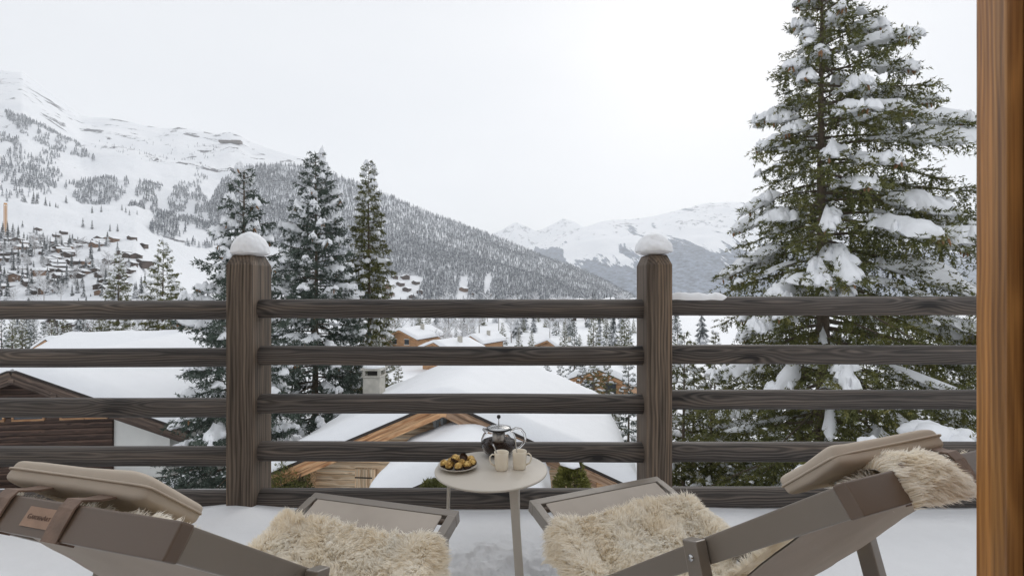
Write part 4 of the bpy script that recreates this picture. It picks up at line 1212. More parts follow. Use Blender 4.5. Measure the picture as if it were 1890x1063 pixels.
def gable_chalet(name, label, apex, half, drop, L, d, wall_h, wall_in, front_in, m_wall, m_barge, th, seed, plank=0.0, face_w=None, barge_h=.30, m_barge_r=None, cat='house'):
    """gable-fronted chalet; apex: front end of the ridge (under the snow); d: ridge direction in plan"""
    d = Vector((d[0], d[1], 0)).normalized(); rz = math.atan2(d.y, d.x) - math.pi / 2
    sl = drop / half; zb = -(drop + wall_h)
    h = empty(name, (apex[0], apex[1], apex[2] + zb), rz, label=label, cat=cat)
    up = -zb                                            # local height of the ridge
    hw = half - wall_in
    core = MB()
    z_w = up - hw * sl - .18; y0 = front_in; y1 = L - front_in
    core.add([(-hw, y0, -1), (hw, y0, -1), (hw, y0, z_w), (0, y0, up - .18), (-hw, y0, z_w), (-hw, y1, -1), (hw, y1, -1), (hw, y1, z_w), (0, y1, up - .18), (-hw, y1, z_w)],
             [(0, 1, 2, 3, 4), (9, 8, 7, 6, 5), (1, 6, 7, 2), (5, 0, 4, 9)])
    wall = core.build('wall', m_wall, h)
    if plank:
        z = .0; k = 0; fw = face_w or (-hw, hw)
        while z < up - .35:
            zt = z + plank * .94
            lim = (up - .22 - zt) / sl
            x0 = max(fw[0], -lim); x1 = min(fw[1], lim)
            if x1 - x0 > .3 and z > -0.2:
                b = MB().box((0, 0, 0), (x1 - x0, .05, plank * .94)).build('plank', m_wall, wall, bevel=.008, seg=1)
                b.location = ((x0 + x1) / 2, y0 - .024, z + plank / 2)
            z += plank; k += 1
    rf = MB()
    for s in (-1, 1):
        v = [(0, 0, up - .17), (s * half, 0, up - drop - .17), (s * half, L, up - drop - .17), (0, L, up - .17)]
        v += [(a, b, c + .16) for a, b, c in v]
        rf.add(v, [(0, 1, 2, 3), (7, 6, 5, 4), (0, 4, 5, 1), (1, 5, 6, 2), (2, 6, 7, 3)])
    roof = rf.build('roof', M_TILE, h)
    for s in (-1, 1):
        a = Vector((s * .02, -.03, up - .10 - barge_h * .5)); b = Vector((s * (half + .05), -.03, up - drop - .10 - barge_h * .5 - .05 * sl))
        L_b = (b - a).length
        mm = m_barge if s < 0 else (m_barge_r or m_barge)
        for kk, (dz, hh, dy) in enumerate(((.25, .52, 0), (-.26, .46, .03))):
            bo = MB().box((0, 0, 0), (L_b, .05, barge_h * hh)).build('bargeboard', mm, roof, bevel=.006, seg=1)
            bo.location = (a + b) / 2 + Vector((0, dy, barge_h * dz)); bo.rotation_euler = (0, math.atan2(drop, half) * s, 0)
    # purlin ends under the eaves
    for x in (-hw, -hw * .5, 0, hw * .5, hw):
        pz = up - abs(x) * sl - .33
        pu = MB().box((0, 0, 0), (.18, front_in + .1, .24)).build('purlin', m_barge, roof, bevel=.01, seg=1); pu.location = (x, front_in / 2 + .0, pz)
    V, Q = roof_snow(half, drop, L, th, 0, seed)
    V[:, 2] += up
    sn = link('snow_layer', np_mesh('snow_layer', V, None, M_SNOWR, True, Q), roof); tag(sn, kind='stuff')
    return h, up, hw, z_w

def box_part(name, c, dim, mat, parent, bevel=.0):
    o = MB().box((0, 0, 0), dim).build(name, mat, parent, bevel=bevel, seg=1); o.location = c; return o

# pale pine chalet straight below the deck
apexA = at(818, 737, 13.3)
hA, upA, hwA, zwA = gable_chalet('pine_chalet', 'pale pine chalet with broad snowy gable roof just below the table', apexA, 5.05, 2.2, 9.4, (.085, 1), 3.6, 1.0, 1.0, M_PINE, M_BARGE, .34, 5, .17, (-4.05, 1.2), .36, M_BARGE2)
chm = empty('rendered_chimney', (0, 0, 0)); chm.parent = hA
chm.name = 'chimney'
box_part('stack', (-4.25, 6.6, upA - 1.55), (.68, .68, 1.9), M_CONCR, hA, .02)
bpy.data.objects.remove(chm)
for zz_, w_, h_ in ((upA - .56, .76, .07), (upA - .28, .84, .08)): box_part('chimney_cap', (-4.25, 6.6, zz_), (w_, w_, h_), M_CONCR, hA, .01)
for ax_, ay_ in ((-.3, -.3), (.3, -.3), (-.3, .3), (.3, .3)): box_part('cap_support', (-4.25 + ax_, 6.6 + ay_, upA - .42), (.1, .1, .22), M_CONCR, hA)
box_part('flue', (-4.25, 6.6, upA - .44), (.4, .4, .2), M_DARK, hA)
sb = snow_blob('chimney_snow', (-4.25, 6.6, upA - .23), .44, .44, .2, 33, None, None, .1, .12, 4); sb.parent = hA; tag(sb, kind='stuff')
# stepped log corbels at the wall corner, shutter with strap hinges
for i in range(6):
    box_part('corbel_log', (-hwA + .05, 1.0 - .16 - .07 * (5 - i) * .8, zwA - .35 - (5 - i) * .20 + .0), (.20, .36 + .11 * i, .19), M_PINE, hA, .015)
    box_part('corbel_log', (-hwA - .05 - .06 * i, .95, zwA - .35 - (5 - i) * .20), (.3 + .12 * i, .16, .185), M_PINE, hA, .015)
sh = box_part('shutter', (-hwA + 1.62, .915, zwA - 1.0), (.62, .05, 1.5), M_PINEV, hA, .006)
for k in range(3): box_part('shutter_board', (-.2 + .2 * k, -.031, 0), (.19, .015, 1.48), M_PINEV, sh, .004)
for k in (-.5, .5): box_part('strap_hinge', (-.05, -.045, k), (.5, .012, .035), M_DARK, sh)
for k, (lx, lz) in enumerate(((805, 777), (818.5, 773))):
    p = at(lx, lz, 13.9)
    ln = empty('wall_lantern', p, label=('lower' if k == 0 else 'upper') + ' of two small zinc lanterns under the pine chalet gable', cat='lantern', group='lanterns under the gable')
    m_ = MB().lathe([(0, .16), (.03, .15), (.13, .08), (.15, .06), (.15, .045), (.10, .04)], 4); m_.build('cap', M_LANT, ln)
    m_ = MB().lathe([(.10, .04), (.075, -.16), (.0, -.16)], 4); m_.build('glass_cage', M_LANT, ln)
    MB().box((0, .08, .17), (.03, .22, .03)).build('bracket', M_DARK, ln)
# porch roof in front, buried in snow
apP = at(838, 866, 10.9)
gable_chalet('snow_buried_porch', 'low porch roof under a deep rounded heap of snow in front of the pine gable', apP, 2.0, .9, 3.2, (.06, 1), 1.9, .5, .25, M_PINE, M_BARGE, .46, 15, 0, None, .2, None, 'porch')

# dark chalet on the left
apexB = at(22, 681, 17.0)
hB, upB, hwB, zwB = gable_chalet('dark_chalet', 'dark brown plank chalet with white plastered side wing and long snowy roof', apexB, 5.45, 2.25, 12.5, (-.14, 1), 4.2, 2.9, .9, M_DARKP, M_DARKB, .30, 25, .21, None, .40)
wing = MB(); wing.add([(hwB + .002, .95, -1), (hwB + 1.85, .95, -1), (hwB + 1.85, .95, upB - (hwB + 1.85) * 2.25 / 5.45 - .2), (hwB + .002, .95, upB - hwB * 2.25 / 5.45 - .2),
                       (hwB + .002, 9, -1), (hwB + 1.85, 9, -1), (hwB + 1.85, 9, upB - (hwB + 1.85) * 2.25 / 5.45 - .2), (hwB + .002, 9, upB - hwB * 2.25 / 5.45 - .2)], [(0, 1, 2, 3), (1, 5, 6, 2), (5, 4, 7, 6), (4, 0, 3, 7)])
wing.build('plaster_wing', M_PLASTER, hB)
for k in range(4): box_part('rafter_end', (hwB + .3 + .32 * k, .5, upB - (hwB + .3 + .32 * k) * 2.25 / 5.45 - .34), (.1, .9, .16), M_DARKB, hB)
for x0, x1 in ((-1.9, -.9), (-.55, .35), (.95, 1.6), (1.75, 2.35)):
    w = box_part('window', ((x0 + x1) / 2, .855, upB - 1.68), (x1 - x0, .06, .42), M_WINDOW, hB)
    for dz in (-.23, .23): box_part('frame', (0, -.02, dz), (x1 - x0 + .12, .07, .06), M_BARGE, w)
    for dx in (-(x1 - x0) / 2 - .03, (x1 - x0) / 2 + .03): box_part('frame', (dx, -.02, 0), (.06, .07, .40), M_BARGE, w)
bal = box_part('balcony_board', (-.6, .3, upB - 3.45 - 1.1), (8.2, .08, .9), M_DARKB, hB); box_part('balcony_floor', (-.6, .6, upB - 3.95 - 1.1), (8.2, .8, .1), M_DARKB, hB)

# roofs behind
apexC = at(120, 612, 38)
hC_, upC, hwC, zwC = gable_chalet('broad_roof_chalet', 'low chalet whose broad snow roof carries a pale round-capped chimney behind the dark chalet', (apexC.x, apexC.y, apexC.z - .3), 6.2, 2.0, 12.5, (1, .10), 3.0, .8, .8, M_PINE, M_BARGE, .38, 35)
box_part('chimney', (-1.2, 8.4, upC + .25), (.85, .85, 1.9), M_CONCR, hC_, .03)
for zz_, w_ in ((1.22, .95), (1.45, .98), (1.62, .7)): box_part('chimney_cap', (-1.2, 8.4, upC + zz_), (w_, w_, .10), M_CONCR, hC_, .02)
for yv in (8.2, 9.0): MB().tube([(-2.7, yv, upC - 1.0), (-2.7, yv, upC - .12)], .15, 12).build('vent_pipe', M_CONCR, hC_, True)
gable_chalet('gabled_chalet', 'snow-roofed chalet with a small orange gable peeping out above the dark chalet roof', at(84, 626, 47), 3.6, 1.35, 9, (.5, 1), 3.4, .7, .8, M_BARGE, M_BARGE, .4, 45)
for nm, lb, px_, py_, Y_, hf, dr, LL, dd, seed in (
        ('orange_gabled_chalet', 'orange timber chalet with balcony posts and deep snow roof beyond the slender spruce', 736, 609, 100, 4.2, 1.75, 11, (.42, 1), 61),
        ('orange_gabled_chalet', 'small orange gable under a snowy roof in the middle of the valley', 868, 620, 112, 3.3, 1.6, 10, (.6, 1), 62),
        ('snow_roof_chalet', 'snow-covered roof sticking up between bare trees and dark spruces', 1010, 628, 120, 6.0, 1.7, 9, (1, .5), 63),
        ('snow_roof_chalet', 'wide snow roof with chimneys just right of the orange timber chalet', 800, 632, 84, 4.6, 1.5, 8, (.9, 1), 64),
        ('brown_chalet', 'brown chalet corner showing among shrubs behind the pine chalet roof', 1105, 682, 48, 3.2, 1.2, 7, (.5, 1), 65)):
    hh, up_, hw_, zw_ = gable_chalet(nm, lb, at(px_, py_, Y_), hf, dr, LL, dd, 3.6, .6, .9, M_BARGE, M_BARGE, .5, seed)
    for x in (-hw_ * .45, hw_ * .35):
        w = box_part('window', (x, .87, zw_ - .7), (1.0, .08, 1.0), M_WINDOW, hh); box_part('frame', (0, -.02, .55), (1.2, .1, .1), M_PLASTER, w); box_part('frame', (0, -.02, -.55), (1.2, .1, .1), M_PLASTER, w)
    box_part('chimney', (hf * .45, LL * .5, up_ + .1), (.6, .6, 1.6), M_CONCR, hh)

# ------------------------------------------------------------------ spruces
def spruce(name, label, base, H, prof, nb, seed, m_need, blade, bw, step, twd, pad_p, pad_w, pad_th, zlo=.02, cones=0, skew=(0, 0), droop=.35, specks=1500, group=None, trunk_r=.2, cone_mesh=None, hang=.35, tip_up=.12, slope_lo=-.30, slope_hi=.35, thin_p=.5, clump=(6, 11)):
    """a conifer limb by limb: stem, limbs, twigs set with needle blades, snow pads lying on the limbs"""
    rng = np.random.default_rng(seed)
    e = empty(name, base, 0, label=label, cat='tree', group=group)
    tk = MB(); zs = np.linspace(-.3, H * .985, 14)
    tk.tube([(.03 * math.sin(z * .5 + seed), .03 * math.cos(z * .4), z) for z in zs], [trunk_r * (1 - .97 * max(0, z) / H) ** 1.15 + .006 for z in zs], 12)
    tk.build('trunk', M_BARK, e, True)
    limbs = MB(); tw0 = []; tw1 = []; padsV = []; padsQ = []; po = 0; cone_at = []
    def pad(path, s0, s1, w, th, na=12, nbb=8):
        nonlocal po
        n = len(path); A = np.linspace(s0, s1, na); P = np.stack([np.interp(A, np.linspace(0, 1, n), path[:, i]) for i in range(3)], 1)
        Dv = np.gradient(P, axis=0); Dv[:, 2] = 0; Dv /= np.linalg.norm(Dv, axis=1, keepdims=True) + 1e-9
        Pp = np.stack([-Dv[:, 1], Dv[:, 0], 0 * Dv[:, 0]], 1)
        f = np.linspace(0, 1, na); b = np.linspace(-1, 1, nbb)
        sd = rng.integers(0, 9999)
        prof_w = np.clip(np.sin(np.pi * np.clip(f, .0, 1)) ** .55 * (.45 + .75 * f), .02, None)
        Fg, Bg = np.meshgrid(f, b, indexing='ij')
        nz = fbm2(Fg * 4 + sd, Bg * 2.2, 3, 3)
        we = fbm2(np.stack([f * 8, f * 8]), np.stack([f * 0 + sd, f * 0 + sd + 6]), 2, 7)
        W = w * prof_w[:, None] * (1 + .95 * np.where(Bg < 0, we[0][:, None], we[1][:, None]))
        T = th * np.clip(1 - Bg ** 2, 0, 1) ** .55 * np.clip(np.sin(np.pi * Fg), 0, 1) ** .45 * (1 + .85 * nz)
        C = P[:, None, :] + Pp[:, None, :] * (Bg * W)[..., None]
        dr = -.45 * W * np.abs(Bg) ** 1.8 + .035 * rng.normal(0, .35, Bg.shape)
        top = C.copy(); top[..., 2] += T + dr + .025; bot = C.copy(); bot[..., 2] += dr - .03 - .12 * T; rim = np.zeros(Fg.shape, bool); rim[0] = rim[-1] = True; rim[:, 0] = rim[:, -1] = True
        top += fbm(C * 6, 2, sd)[..., None] * .055 + rng.normal(0, .009, C.shape) * np.array([.4, .4, 1.0])
        bot[rim] = top[rim]
        V = np.concatenate([top.reshape(-1, 3), bot.reshape(-1, 3)])
        q = grid_quads(na, nbb, True); q2 = grid_quads(na, nbb) + na * nbb
        padsV.append(V); padsQ.append(np.concatenate([q, q2]) + po); po += len(V)
    ga = rng.uniform(0, 6)
    for i in range(nb):
        f = zlo + (.985 - zlo) * ((i + .5) / nb) ** .9
        z = f * H; az = ga + i * 2.39996 + rng.normal(0, .25)
        dx, dy = math.cos(az), math.sin(az)
        Lb = prof(f) * rng.uniform(.72, 1.12) * (1 + skew[0] * dx + skew[1] * dy)
        if Lb < .12: Lb = .12
        n = 9; r = np.linspace(0, 1, n)
        m0 = slope_lo + (slope_hi - slope_lo) * f ** 1.2 + rng.normal(0, .07)
        zz = z + Lb * (m0 * r - droop * r ** 2 * rng.uniform(.7, 1.3) + tip_up * r ** 4)
        wob = rng.normal(0, .05, 2)
        path = np.stack([dx * r * Lb - dy * wob[0] * Lb * np.sin(r * 3), dy * r * Lb + dx * wob[0] * Lb * np.sin(r * 3), zz], 1)
        limbs.tube([tuple(p) for p in path[::2]], [max(.005, (.012 + .011 * Lb) * (1 - .85 * t)) for t in r[::2]], 5, False)
        # twigs
        nt = max(5, int(Lb * twd)); s = rng.uniform(.14, 1.0, nt) ** .75
        R0 = np.stack([np.interp(s, r, path[:, k]) for k in range(3)], 1)
        side = rng.choice([-1, 1], nt)
        hg = rng.random(nt) < hang
        perp = np.stack([-dy * side, dx * side, np.zeros(nt)], 1); fw = np.tile([dx, dy, 0], (nt, 1))
        dirs = fw * rng.uniform(.35, .8, nt)[:, None] + perp * rng.uniform(.5, .95, nt)[:, None] + np.array([0, 0, 1]) * rng.uniform(-.45, .08, nt)[:, None]
        dirs[hg] = (fw * .25 + perp * .35)[hg] * rng.uniform(.3, 1, hg.sum())[:, None] + np.array([0, 0, -1.0])
        dirs /= np.linalg.norm(dirs, axis=1, keepdims=True)
        ln = np.clip((.42 * Lb * (1.05 - s) + .16 + .05 * Lb) * rng.uniform(.6, 1.15, nt), .1, .95)
        ln[hg] *= .75
        tw0.append(R0); tw1.append(R0 + dirs * ln[:, None])
        # second-order twigs
        k2 = rng.random(nt) < .8
        for rep_ in range(2):
            u = rng.uniform(.25, .85, k2.sum())[:, None]; B = R0[k2] + dirs[k2] * ln[k2][:, None] * u
            d2 = dirs[k2] + rng.normal(0, .55, (k2.sum(), 3)); d2[:, 2] -= .35; d2 /= np.linalg.norm(d2, axis=1, keepdims=True)
            tw0.append(B); tw1.append(B + d2 * (ln[k2] * rng.uniform(.35, .6, k2.sum()))[:, None])
        # the limb's own tip
        tw0.append(path[5:8]); tw1.append(path[6:9] + np.array([dx, dy, 0]) * .04)
        if rng.random() < pad_p:
            s0 = rng.uniform(.30, .55)
            pad(path, s0, rng.uniform(.97, 1.06), pad_w * .46 * rng.uniform(.7, 1.25) * (.45 + .55 * min(1, Lb / 2.2)), pad_th * rng.uniform(.7, 1.3) * (.5 + .5 * min(1, Lb / 2.0)))
            for q_ in range(int(rng.integers(*clump))):
                a_ = rng.uniform(s0, 1.0); c0 = np.array([np.interp(a_, r, path[:, k]) for k in range(3)]); sg = rng.choice([-1, 1])
                dl = np.array([dx, dy, 0]) * rng.uniform(.2, .9) + np.array([-dy, dx, 0]) * sg * rng.uniform(.4, 1.0); dl /= np.linalg.norm(dl)
                ll = pad_w * rng.uniform(.55, 1.15) * (.5 + .5 * min(1, Lb / 2.2)) * (1.25 - .5 * a_); c0 = c0 - dl * ll * .15
                tt_ = np.linspace(0, 1, 5)[:, None]
                pth = c0 + dl * ll * tt_ + np.array([0, 0, 1]) * (.02 - ll * rng.uniform(.15, .5) * tt_ ** 2)
                pad(pth, 0, 1, ll * rng.uniform(.22, .40), pad_th * rng.uniform(.35, .85), 8, 7)
            if cones and f > .35:
                for _ in range(rng.integers(2, 6)):
                    t = rng.uniform(.86, 1.0); p = np.array([np.interp(t, r, path[:, k]) for k in range(3)])
                    cone_at.append(p + np.array([rng.normal(0, .05), rng.normal(0, .05), -.04]))
        if rng.random() < thin_p and Lb > .5:
            pad(path, rng.uniform(.12, .3), rng.uniform(.5, .8), .05 + .025 * Lb, .05 + .012 * Lb, 8, 4)
        # small pads on side twigs
        for _ in range(rng.integers(0, 2)):
            j = rng.integers(0, nt)
            if hg[j] or ln[j] < .25: continue
            p0, p1 = R0[j], R0[j] + dirs[j] * ln[j]
            pth = np.stack([p0 + (p1 - p0) * t for t in np.linspace(0, 1, 4)])
            pad(pth, .25, 1.05, pad_w * .38 * rng.uniform(.6, 1.2), pad_th * .45, 7, 5)
    limbs.build('limbs', M_BARK, e, True)
    A = np.concatenate(tw0); B = np.concatenate(tw1)
    Dt = B - A; Lt = np.linalg.norm(Dt, axis=1); Dt /= Lt[:, None] + 1e-9
    cnt = np.maximum(2, (Lt / step).astype(int)); idx = np.repeat(np.arange(len(A)), cnt)
    K = len(idx); u = rng.random(K)
    P = A[idx] + Dt[idx] * (Lt[idx] * u)[:, None]
    rad = rng.normal(0, 1, (K, 3)); rad -= Dt[idx] * (rad * Dt[idx]).sum(1)[:, None]; rad /= np.linalg.norm(rad, axis=1, keepdims=True)
    nd = Dt[idx] * .75 + rad * .75; nd[:, 2] += .05; nd /= np.linalg.norm(nd, axis=1, keepdims=True)
    wd = np.cross(nd, rng.normal(0, 1, (K, 3))); wd /= np.linalg.norm(wd, axis=1, keepdims=True) + 1e-9
    bl_ = blade * rng.uniform(.6, 1.25, K)[:, None]; w_ = bw * rng.uniform(.7, 1.2, K)[:, None] * .5
    V = np.stack([P - wd * w_, P + wd * w_, P + nd * bl_], 1).reshape(-1, 3); T = np.arange(K * 3).reshape(-1, 3)
    nd_o = link('crown', np_mesh('crown', V, T, m_need), e); tag(nd_o, kind='stuff')
    # clots of snow caught in the needles
    if specks:
        j = rng.integers(0, len(A), specks); uu = rng.uniform(.2, 1, specks)[:, None]
        C = A[j] + (B[j] - A[j]) * uu; C[:, 2] += .02
        ok = Dt[j][:, 2] > -.7; C = C[ok]; n_ = len(C)
        sc = rng.uniform(.4, 1.0, n_) ** 2 * pad_w * .16 + .015
        ov = np.array([(1, 0, 0), (-.5, .87, 0), (-.5, -.87, 0), (.25, .45, .45), (.25, -.45, .45), (-.5, 0, .45), (0, 0, -.15)])
        of = np.array([(0, 3, 4), (0, 1, 3), (1, 5, 3), (1, 2, 5), (2, 4, 5), (2, 0, 4), (3, 5, 4), (0, 6, 1), (1, 6, 2), (2, 6, 0)])
        an = rng.uniform(0, 6.28, n_); ca, sa = np.cos(an), np.sin(an)
        O = ov[None] * (1 + rng.normal(0, .2, (n_, 7, 1)))
        V = np.stack([O[..., 0] * ca[:, None] - O[..., 1] * sa[:, None], O[..., 0] * sa[:, None] + O[..., 1] * ca[:, None], O[..., 2] * .9], -1) * sc[:, None, None] + C[:, None]
        padsV.append(V.reshape(-1, 3)); sp_T = (of[None] + (np.arange(n_) * 7)[:, None, None]).reshape(-1, 3) + po
    else: sp_T = None
    sn = link('snow_load', np_mesh('snow_load', np.concatenate(padsV), sp_T, M_SNOWT, True, np.concatenate(padsQ)), e); tag(sn, kind='stuff')
    if cones and cone_mesh:
        rng.shuffle(cone_at)
        for p in cone_at[:cones]:
            c = link('cone', cone_mesh, e, Vector(p)); c.rotation_euler = (rng.normal(0, .2), rng.normal(0, .2), rng.uniform(0, 6)); c.scale = (1, 1, rng.uniform(.8, 1.2))
    return e
CONE = MB().lathe([(0, .0), (.020, -.02), (.027, -.05), (.024, -.10), (.014, -.145), (0, -.165)], 8).mesh('cone', M_CONE, True)

# the tall spruce
bx = at(1517, 531, 15.0)
spruce('tall_spruce', 'towering spruce with heavy snow pads and hanging cones behind the railing', (bx.x, 15.0, -7.2), 19.2,
       lambda f: max(.15, (1 - f) * 19.2 * .34 + .42) if f > .25 else 5.0, 225, 5, M_NEED, .098, .032, .0265, 16, .62, .54, .27, .04, 200, (.34, 0), .34, 2600, None, .27, CONE, .42)
# blue spruces on the left
for nm, lb, px_, Y_, ytop, zb, prof, nb, sd, padp in (
        ('blue_spruce', 'bluish spruce behind the thicker railing post, brown cones near its top', 449, 16.0, 303, -7.0, lambda f: (1 - f) ** .85 * 3.1 + .12, 125, 21, .5),
        ('blue_spruce', 'broadest bluish spruce, snow-laden, between the post and the slender spruce', 583, 24.0, 274, -7.8, lambda f: (1 - f) ** .8 * 4.1 + .15, 165, 22, .6)):
    b = at(px_, ytop, Y_)
    spruce(nm, lb, (b.x, Y_, zb), b.z - zb, prof, nb, sd, M_NEEDB, .108, .037, .0250, 17, padp, .42, .22, .05, 60, (0, 0), .20, 900, None, .2, CONE,   .30, .16, -.25, .5, .3)
b = at(681, 290, 27.0)
spruce('slender_spruce', 'slender dark green spruce column standing before the forested spur', (b.x, 27.0, -8.2), b.z + 8.2, lambda f: min(1.25, (1 - f) * 3.2 + .16), 190, 23, M_NEED, .105, .037, .0260, 22, .36, .34, .19, .05, 0, (0, 0), .30, 400, None, .18, None, .4, .1, -.3, .5)
# spruces behind the dark chalet
for lb, px_, Y_, ytop, wdt, sd in (('snow-dusted spruce of middle size rising just left of the railing post', 301, 52, 441, 4.2, 31), ('narrower snowy spruce beside the village, second from the railing post', 219, 60, 464, 3.6, 32)):
    b = at(px_, ytop, Y_); zb = float(ground_z(b.x, Y_))
    spruce('snowy_spruce', lb, (b.x, Y_, zb), b.z - zb, lambda f, w=wdt: (1 - f) ** .9 * w + .2, 95, sd, M_NEED, .17, .058, .038, 13, .6, .50, .22, .05, 0, (0, 0), .2, 1200, None, .2, None, .25, .15, -.25, .45, .4, (3, 6))

# middle-distance conifers, copies of three kinds
PROTO = []
for k in range(3):
    PROTO.append(spruce('valley_conifer', 'x', (0, -500 - 20 * k, -60), 12.0, [lambda f: (1 - f) ** .9 * 2.6 + .12, lambda f: (1 - f) ** .8 * 2.0 + .12, lambda f: (1 - f) * 3.2 + .15][k], 62, 70 + k, [M_NEED, M_NEEDB, M_NEED][k],
                       .22, .072, .055, 11, .45, .42, .18, .05, 0, (0, 0), .22, 450, None, .16, None, .3, .14, -.25, .45, .3, (2, 5)))
used = set()
def put_conifer(px_, Y_, h, kind, label, group, name='valley_conifer'):
    src = PROTO[kind]
    if kind not in used: used.add(kind); o = src; kids = list(src.children)
    else:
        o = src.copy(); COL.objects.link(o)
        for c in src.children:
            cc = c.copy(); COL.objects.link(cc); cc.parent = o
    p = gpt(px_, Y_); o.location = p - Vector((0, 0, .3)); s = h / 12.0; o.scale = (s, s, s); o.rotation_euler.z = random.uniform(0, 6.28)
    for k_, v_ in (('label', label), ('group', group)): o[k_] = v_
    return o
gm = random.Random(31)
GV = 'conifers on the valley floor'
for px_ in range(700, 1190, 13):
    Y_ = gm.uniform(95, 230); put_conifer(px_ + gm.uniform(-8, 8), Y_, gm.uniform(5, 10.5), gm.randrange(3), 'snowy conifer on the valley floor beyond the pine chalet', GV)
for px_, Y_, h in ((1060, 75, 8.6), (1095, 82, 10.4), (1120, 78, 8.2), (1152, 80, 9.8), (1250, 70, 9.5), (1165, 60, 6)):
    put_conifer(px_, Y_, h, gm.randrange(3), 'dark conifer standing clear of the rest beside the post near the tall spruce', 'dark conifers by the post')
for px_ in (20, 55, 95, 130, 165, 190, 245, 270, 350, 385, 40, 110, 205, 335, 400, 5, 30, 70, 85, 120, 150, 175, 220, 258, 320):
    put_conifer(px_ + gm.uniform(-8, 8), gm.uniform(62, 120), gm.uniform(6, 10), gm.randrange(3), 'snowy conifer in the belt behind the dark chalet', 'conifers behind the dark chalet')
for px_, Y_, h in ((500, 34, 6), (540, 40, 7), (640, 32, 6), (700, 44, 7), (735, 40, 5.2), (1035, 40, 5.4), (1075, 34, 5.6), (1120, 31, 5.8), (1160, 29, 6.2), (1095, 46, 6.0), (1010, 52, 5), (975, 60, 5), (1200, 36, 7)):
    put_conifer(px_, Y_, h, gm.randrange(3), 'snow-laden young conifer in the garden behind the pine chalet', 'young conifers behind the pine chalet')
for px_, Y_, h in ((1280, 22, 7), (1350, 19, 6.2), (1430, 22, 7.2), (1600, 21, 7), (1690, 19, 6.4), (1780, 23, 7.2), (1860, 20, 6.5), (1640, 26, 7.5), (1320, 28, 7.5), (1262, 18, 7.4), (1312, 17.5, 6.6), (1400, 18.5, 5.8), (1480, 19, 5.2), (1740, 17.5, 6.8), (1820, 18.5, 7.4)):
    put_conifer(px_, Y_, h, gm.choice((0, 2)), 'young conifer in the thicket below the tall spruce', 'thicket below the tall spruce')
for i in range(30):
    px_ = gm.uniform(690, 1190) if i % 3 else gm.uniform(0, 420)
    p = gpt(px_, gm.uniform(90, 260)); o = link('bare_tree', gm.choice(BT), None, p); s = gm.uniform(7, 12); o.scale = (s * 1.15, s * 1.15, s); o.rotation_euler.z = gm.uniform(0, 6.28)
    tag(o, 'frosted leafless tree among the conifers of the valley floor', 'tree', 'frosted bare trees on the valley floor')

for i in range(150):
    px_ = gm.uniform(690, 1300) if i % 5 < 3 else gm.uniform(-40, 430)
    Y_ = gm.uniform(110, 620); p = gpt(px_, Y_)
    o = link('conifer', gm.choice(LC), None, p); h = gm.uniform(7, 13); o.scale = (h * 1.15, h * 1.15, h); o.rotation_euler.z = gm.uniform(0, 6.28)
    tag(o, 'small frosted conifer scattered between roofs far out on the valley floor', 'tree', 'small far conifers on the valley floor')
for i in range(40):
    px_ = gm.uniform(690, 1300) if i % 3 else gm.uniform(-20, 420)
    p = gpt(px_, gm.uniform(130, 420)); o = link('bare_tree', gm.choice(BT), None, p); h = gm.uniform(8, 13); o.scale = (h * 1.2, h * 1.2, h); o.rotation_euler.z = gm.uniform(0, 6.28)
    tag(o, 'frosted leafless tree among the conifers of the valley floor', 'tree', 'frosted bare trees on the valley floor')
for x, Y in [(1020, 500), (1045, 230), (1175, 460), (955, 520), (870, 480), (1070, 560), (1128, 560), (990, 250), (1150, 540), (300, 200), (100, 180)]:
    far_house(gpt(x, Y), R(gm.uniform(-50, 50)), 'snow-buried chalet', 'chalets on the valley floor', gm.random() < .3, .8)
# shrubs near the chalets
def shrub(name, label, base, h, r, seed, mat, snow=True, nleaf=5200):
    rng = np.random.default_rng(seed); e = empty(name, base, 0, label=label, cat='shrub')
    st = MB()
    for k in range(9):
        a = rng.uniform(0, 6.28); st.tube([(0, 0, -.1), (math.cos(a) * r * .3, math.sin(a) * r * .3, h * .45), (math.cos(a) * r * .6, math.sin(a) * r * .6, h * .85)], [.03, .02, .008], 5, False)
    st.build('stems', M_BARK, e)
    d = rng.normal(0, 1, (nleaf, 3)); d /= np.linalg.norm(d, axis=1, keepdims=True); d[:, 2] = np.abs(d[:, 2])
    rr = rng.uniform(.55, 1.0, nleaf) ** .6 * (1 + .25 * fbm(d * 3, 2, seed))
    P = d * rr[:, None] * np.array([r, r, h])
    nd = d + rng.normal(0, .5, d.shape); nd /= np.linalg.norm(nd, axis=1, keepdims=True); w = np.cross(nd, rng.normal(0, 1, d.shape)); w /= np.linalg.norm(w, axis=1, keepdims=True)
    L = rng.uniform(.04, .10, nleaf)[:, None]
    V = np.stack([P - w * L * .22, P + w * L * .22, P + nd * L], 1).reshape(-1, 3)
    o = link('foliage', np_mesh('foliage', V, np.arange(nleaf * 3).reshape(-1, 3), mat), e); tag(o, kind='stuff')
    if snow:
        for k in range(7):
            a = rng.uniform(0, 6.28); q_ = rng.uniform(0, .75)
            b = snow_blob('snow_load', (math.cos(a) * r * q_, math.sin(a) * r * q_, h * math.sqrt(1 - q_ * q_) * .98), r * rng.uniform(.2, .38), r * rng.uniform(.2, .38), h * rng.uniform(.10, .2), seed + k, None, None, .5, .3, 3)
            b.parent = e; tag(b, kind='stuff')
    return e
p = at(1055, 897, 11.2); shrub('evergreen_shrub', 'yellow-green evergreen shrub with clinging snow right of the table', (p.x, p.y, p.z - .35), 1.0, .42, 91, M_NEEDY)
p = at(800, 905, 10.2); shrub('evergreen_shrub', 'dark low shrub at the porch foot behind the plate of chocolates', (p.x, p.y, p.z - .3), .5, .38, 92, M_NEED, False)
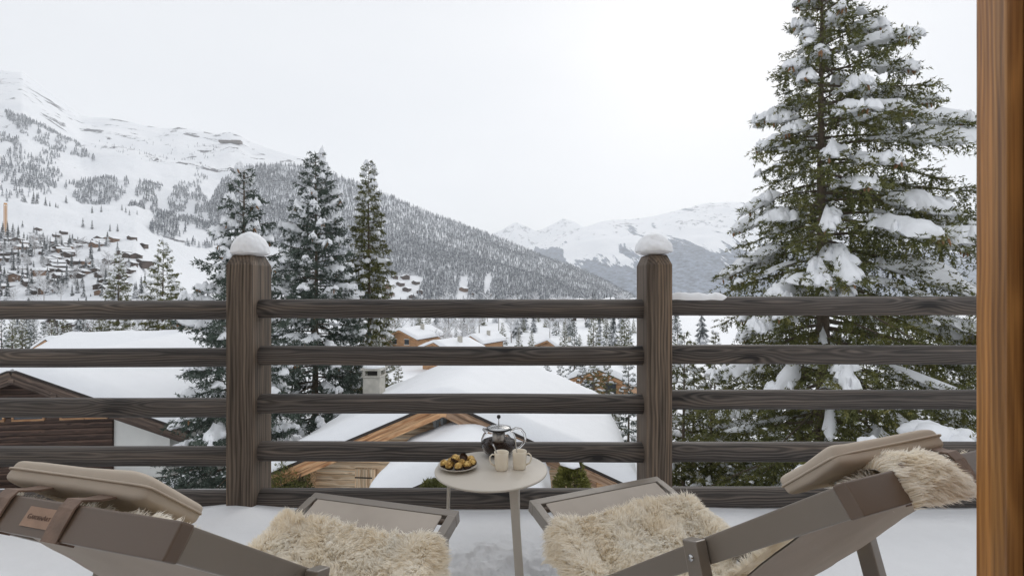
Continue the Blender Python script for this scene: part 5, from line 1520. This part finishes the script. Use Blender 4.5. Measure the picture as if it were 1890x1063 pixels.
p = at(528, 905, 13.6); shrub('clipped_hedge', 'dark hedge under the pine chalet eave beside the railing post', (p.x, p.y, p.z - .6), 1.25, .7, 93, M_NEED, False)
for k, (px_, py_, Y_, h, r) in enumerate(((1610, 850, 10.5, 1.6, .9), (1700, 830, 10.8, 1.9, 1.1), (1780, 840, 10.2, 1.8, .9), (1540, 860, 10.2, 1.1, .7))):
    p = at(px_, py_, Y_)
    shrub('thuja_bush', ('yellow-green feathery bush above the deck chair pillow', 'largest yellow-green bush under the tall spruce', 'yellow-green bush next to the orange door post', 'small yellow-green bush under the tall spruce trunk')[k], (p.x, p.y, p.z - h * .8), h, r, 100 + k, M_NEEDY, True, 9000)

# ------------------------------------------------------------------ the air of the valley
hz = MB().box((0, 6000, 560), (26000, 16000, 1800))
hzo = hz.build('haze', None)
hm = bpy.data.materials.new('valley_haze'); hm.use_nodes = True; hm.node_tree.nodes.clear()
ho = hm.node_tree.nodes.new('ShaderNodeOutputMaterial'); hv = hm.node_tree.nodes.new('ShaderNodeVolumePrincipled')
hv.inputs['Color'].default_value = (.965, .98, 1.0, 1); hv.inputs['Density'].default_value = 9.0e-5; hv.inputs['Anisotropy'].default_value = .3
hm.node_tree.links.new(hv.outputs[0], ho.inputs['Volume'])
hzo.data.materials.append(hm); tag(hzo, kind='stuff')

# ------------------------------------------------------------------ labels that single out members of small groups
_T = ['', 'first', 'second', 'third', 'fourth', 'fifth', 'sixth', 'seventh', 'eighth', 'ninth']
ORD = _T[1:] + ['tenth', 'eleventh', 'twelfth', 'thirteenth', 'fourteenth', 'fifteenth', 'sixteenth', 'seventeenth', 'eighteenth', 'nineteenth', 'twentieth'] + ['twenty-' + t_ for t_ in _T[1:]] + ['thirtieth'] + ['thirty-' + t_ for t_ in _T[1:]]
for grp, phrase in (('thicket below the tall spruce', 'young conifer in the thicket below the tall spruce, %s from the left'),
                    ('young conifers behind the pine chalet', 'snow-laden young conifer in the gardens behind the pine chalet, %s from the left'),
                    ('dark conifers by the post', 'dark conifer standing clear near the post with the ball-shaped cap, %s from the left'),
                    ('conifers behind the dark chalet', 'snowy conifer in the belt behind the dark chalet, %s from the left'),
                    ('conifers beside the crane', 'tall conifer in the dark clump beside the orange crane, %s from the left'),
                    ('lone conifers on the ski slope', 'small dark conifer alone on the open ski slope, %s from the left'),
                    ('chalets at the foot of the spur', 'tiny snow-covered chalet at the foot of the forested spur, %s from the left'),
                    ('chalets on the valley floor', 'snow-buried chalet among trees on the valley floor, %s from the left')):
    mem = [o for o in bpy.data.objects if o.get('group') == grp]
    mem.sort(key=lambda o: o.location.x / max(o.location.y, .1))
    for k_, o in enumerate(mem):
        if k_ < len(ORD): o['label'] = phrase % ORD[k_]
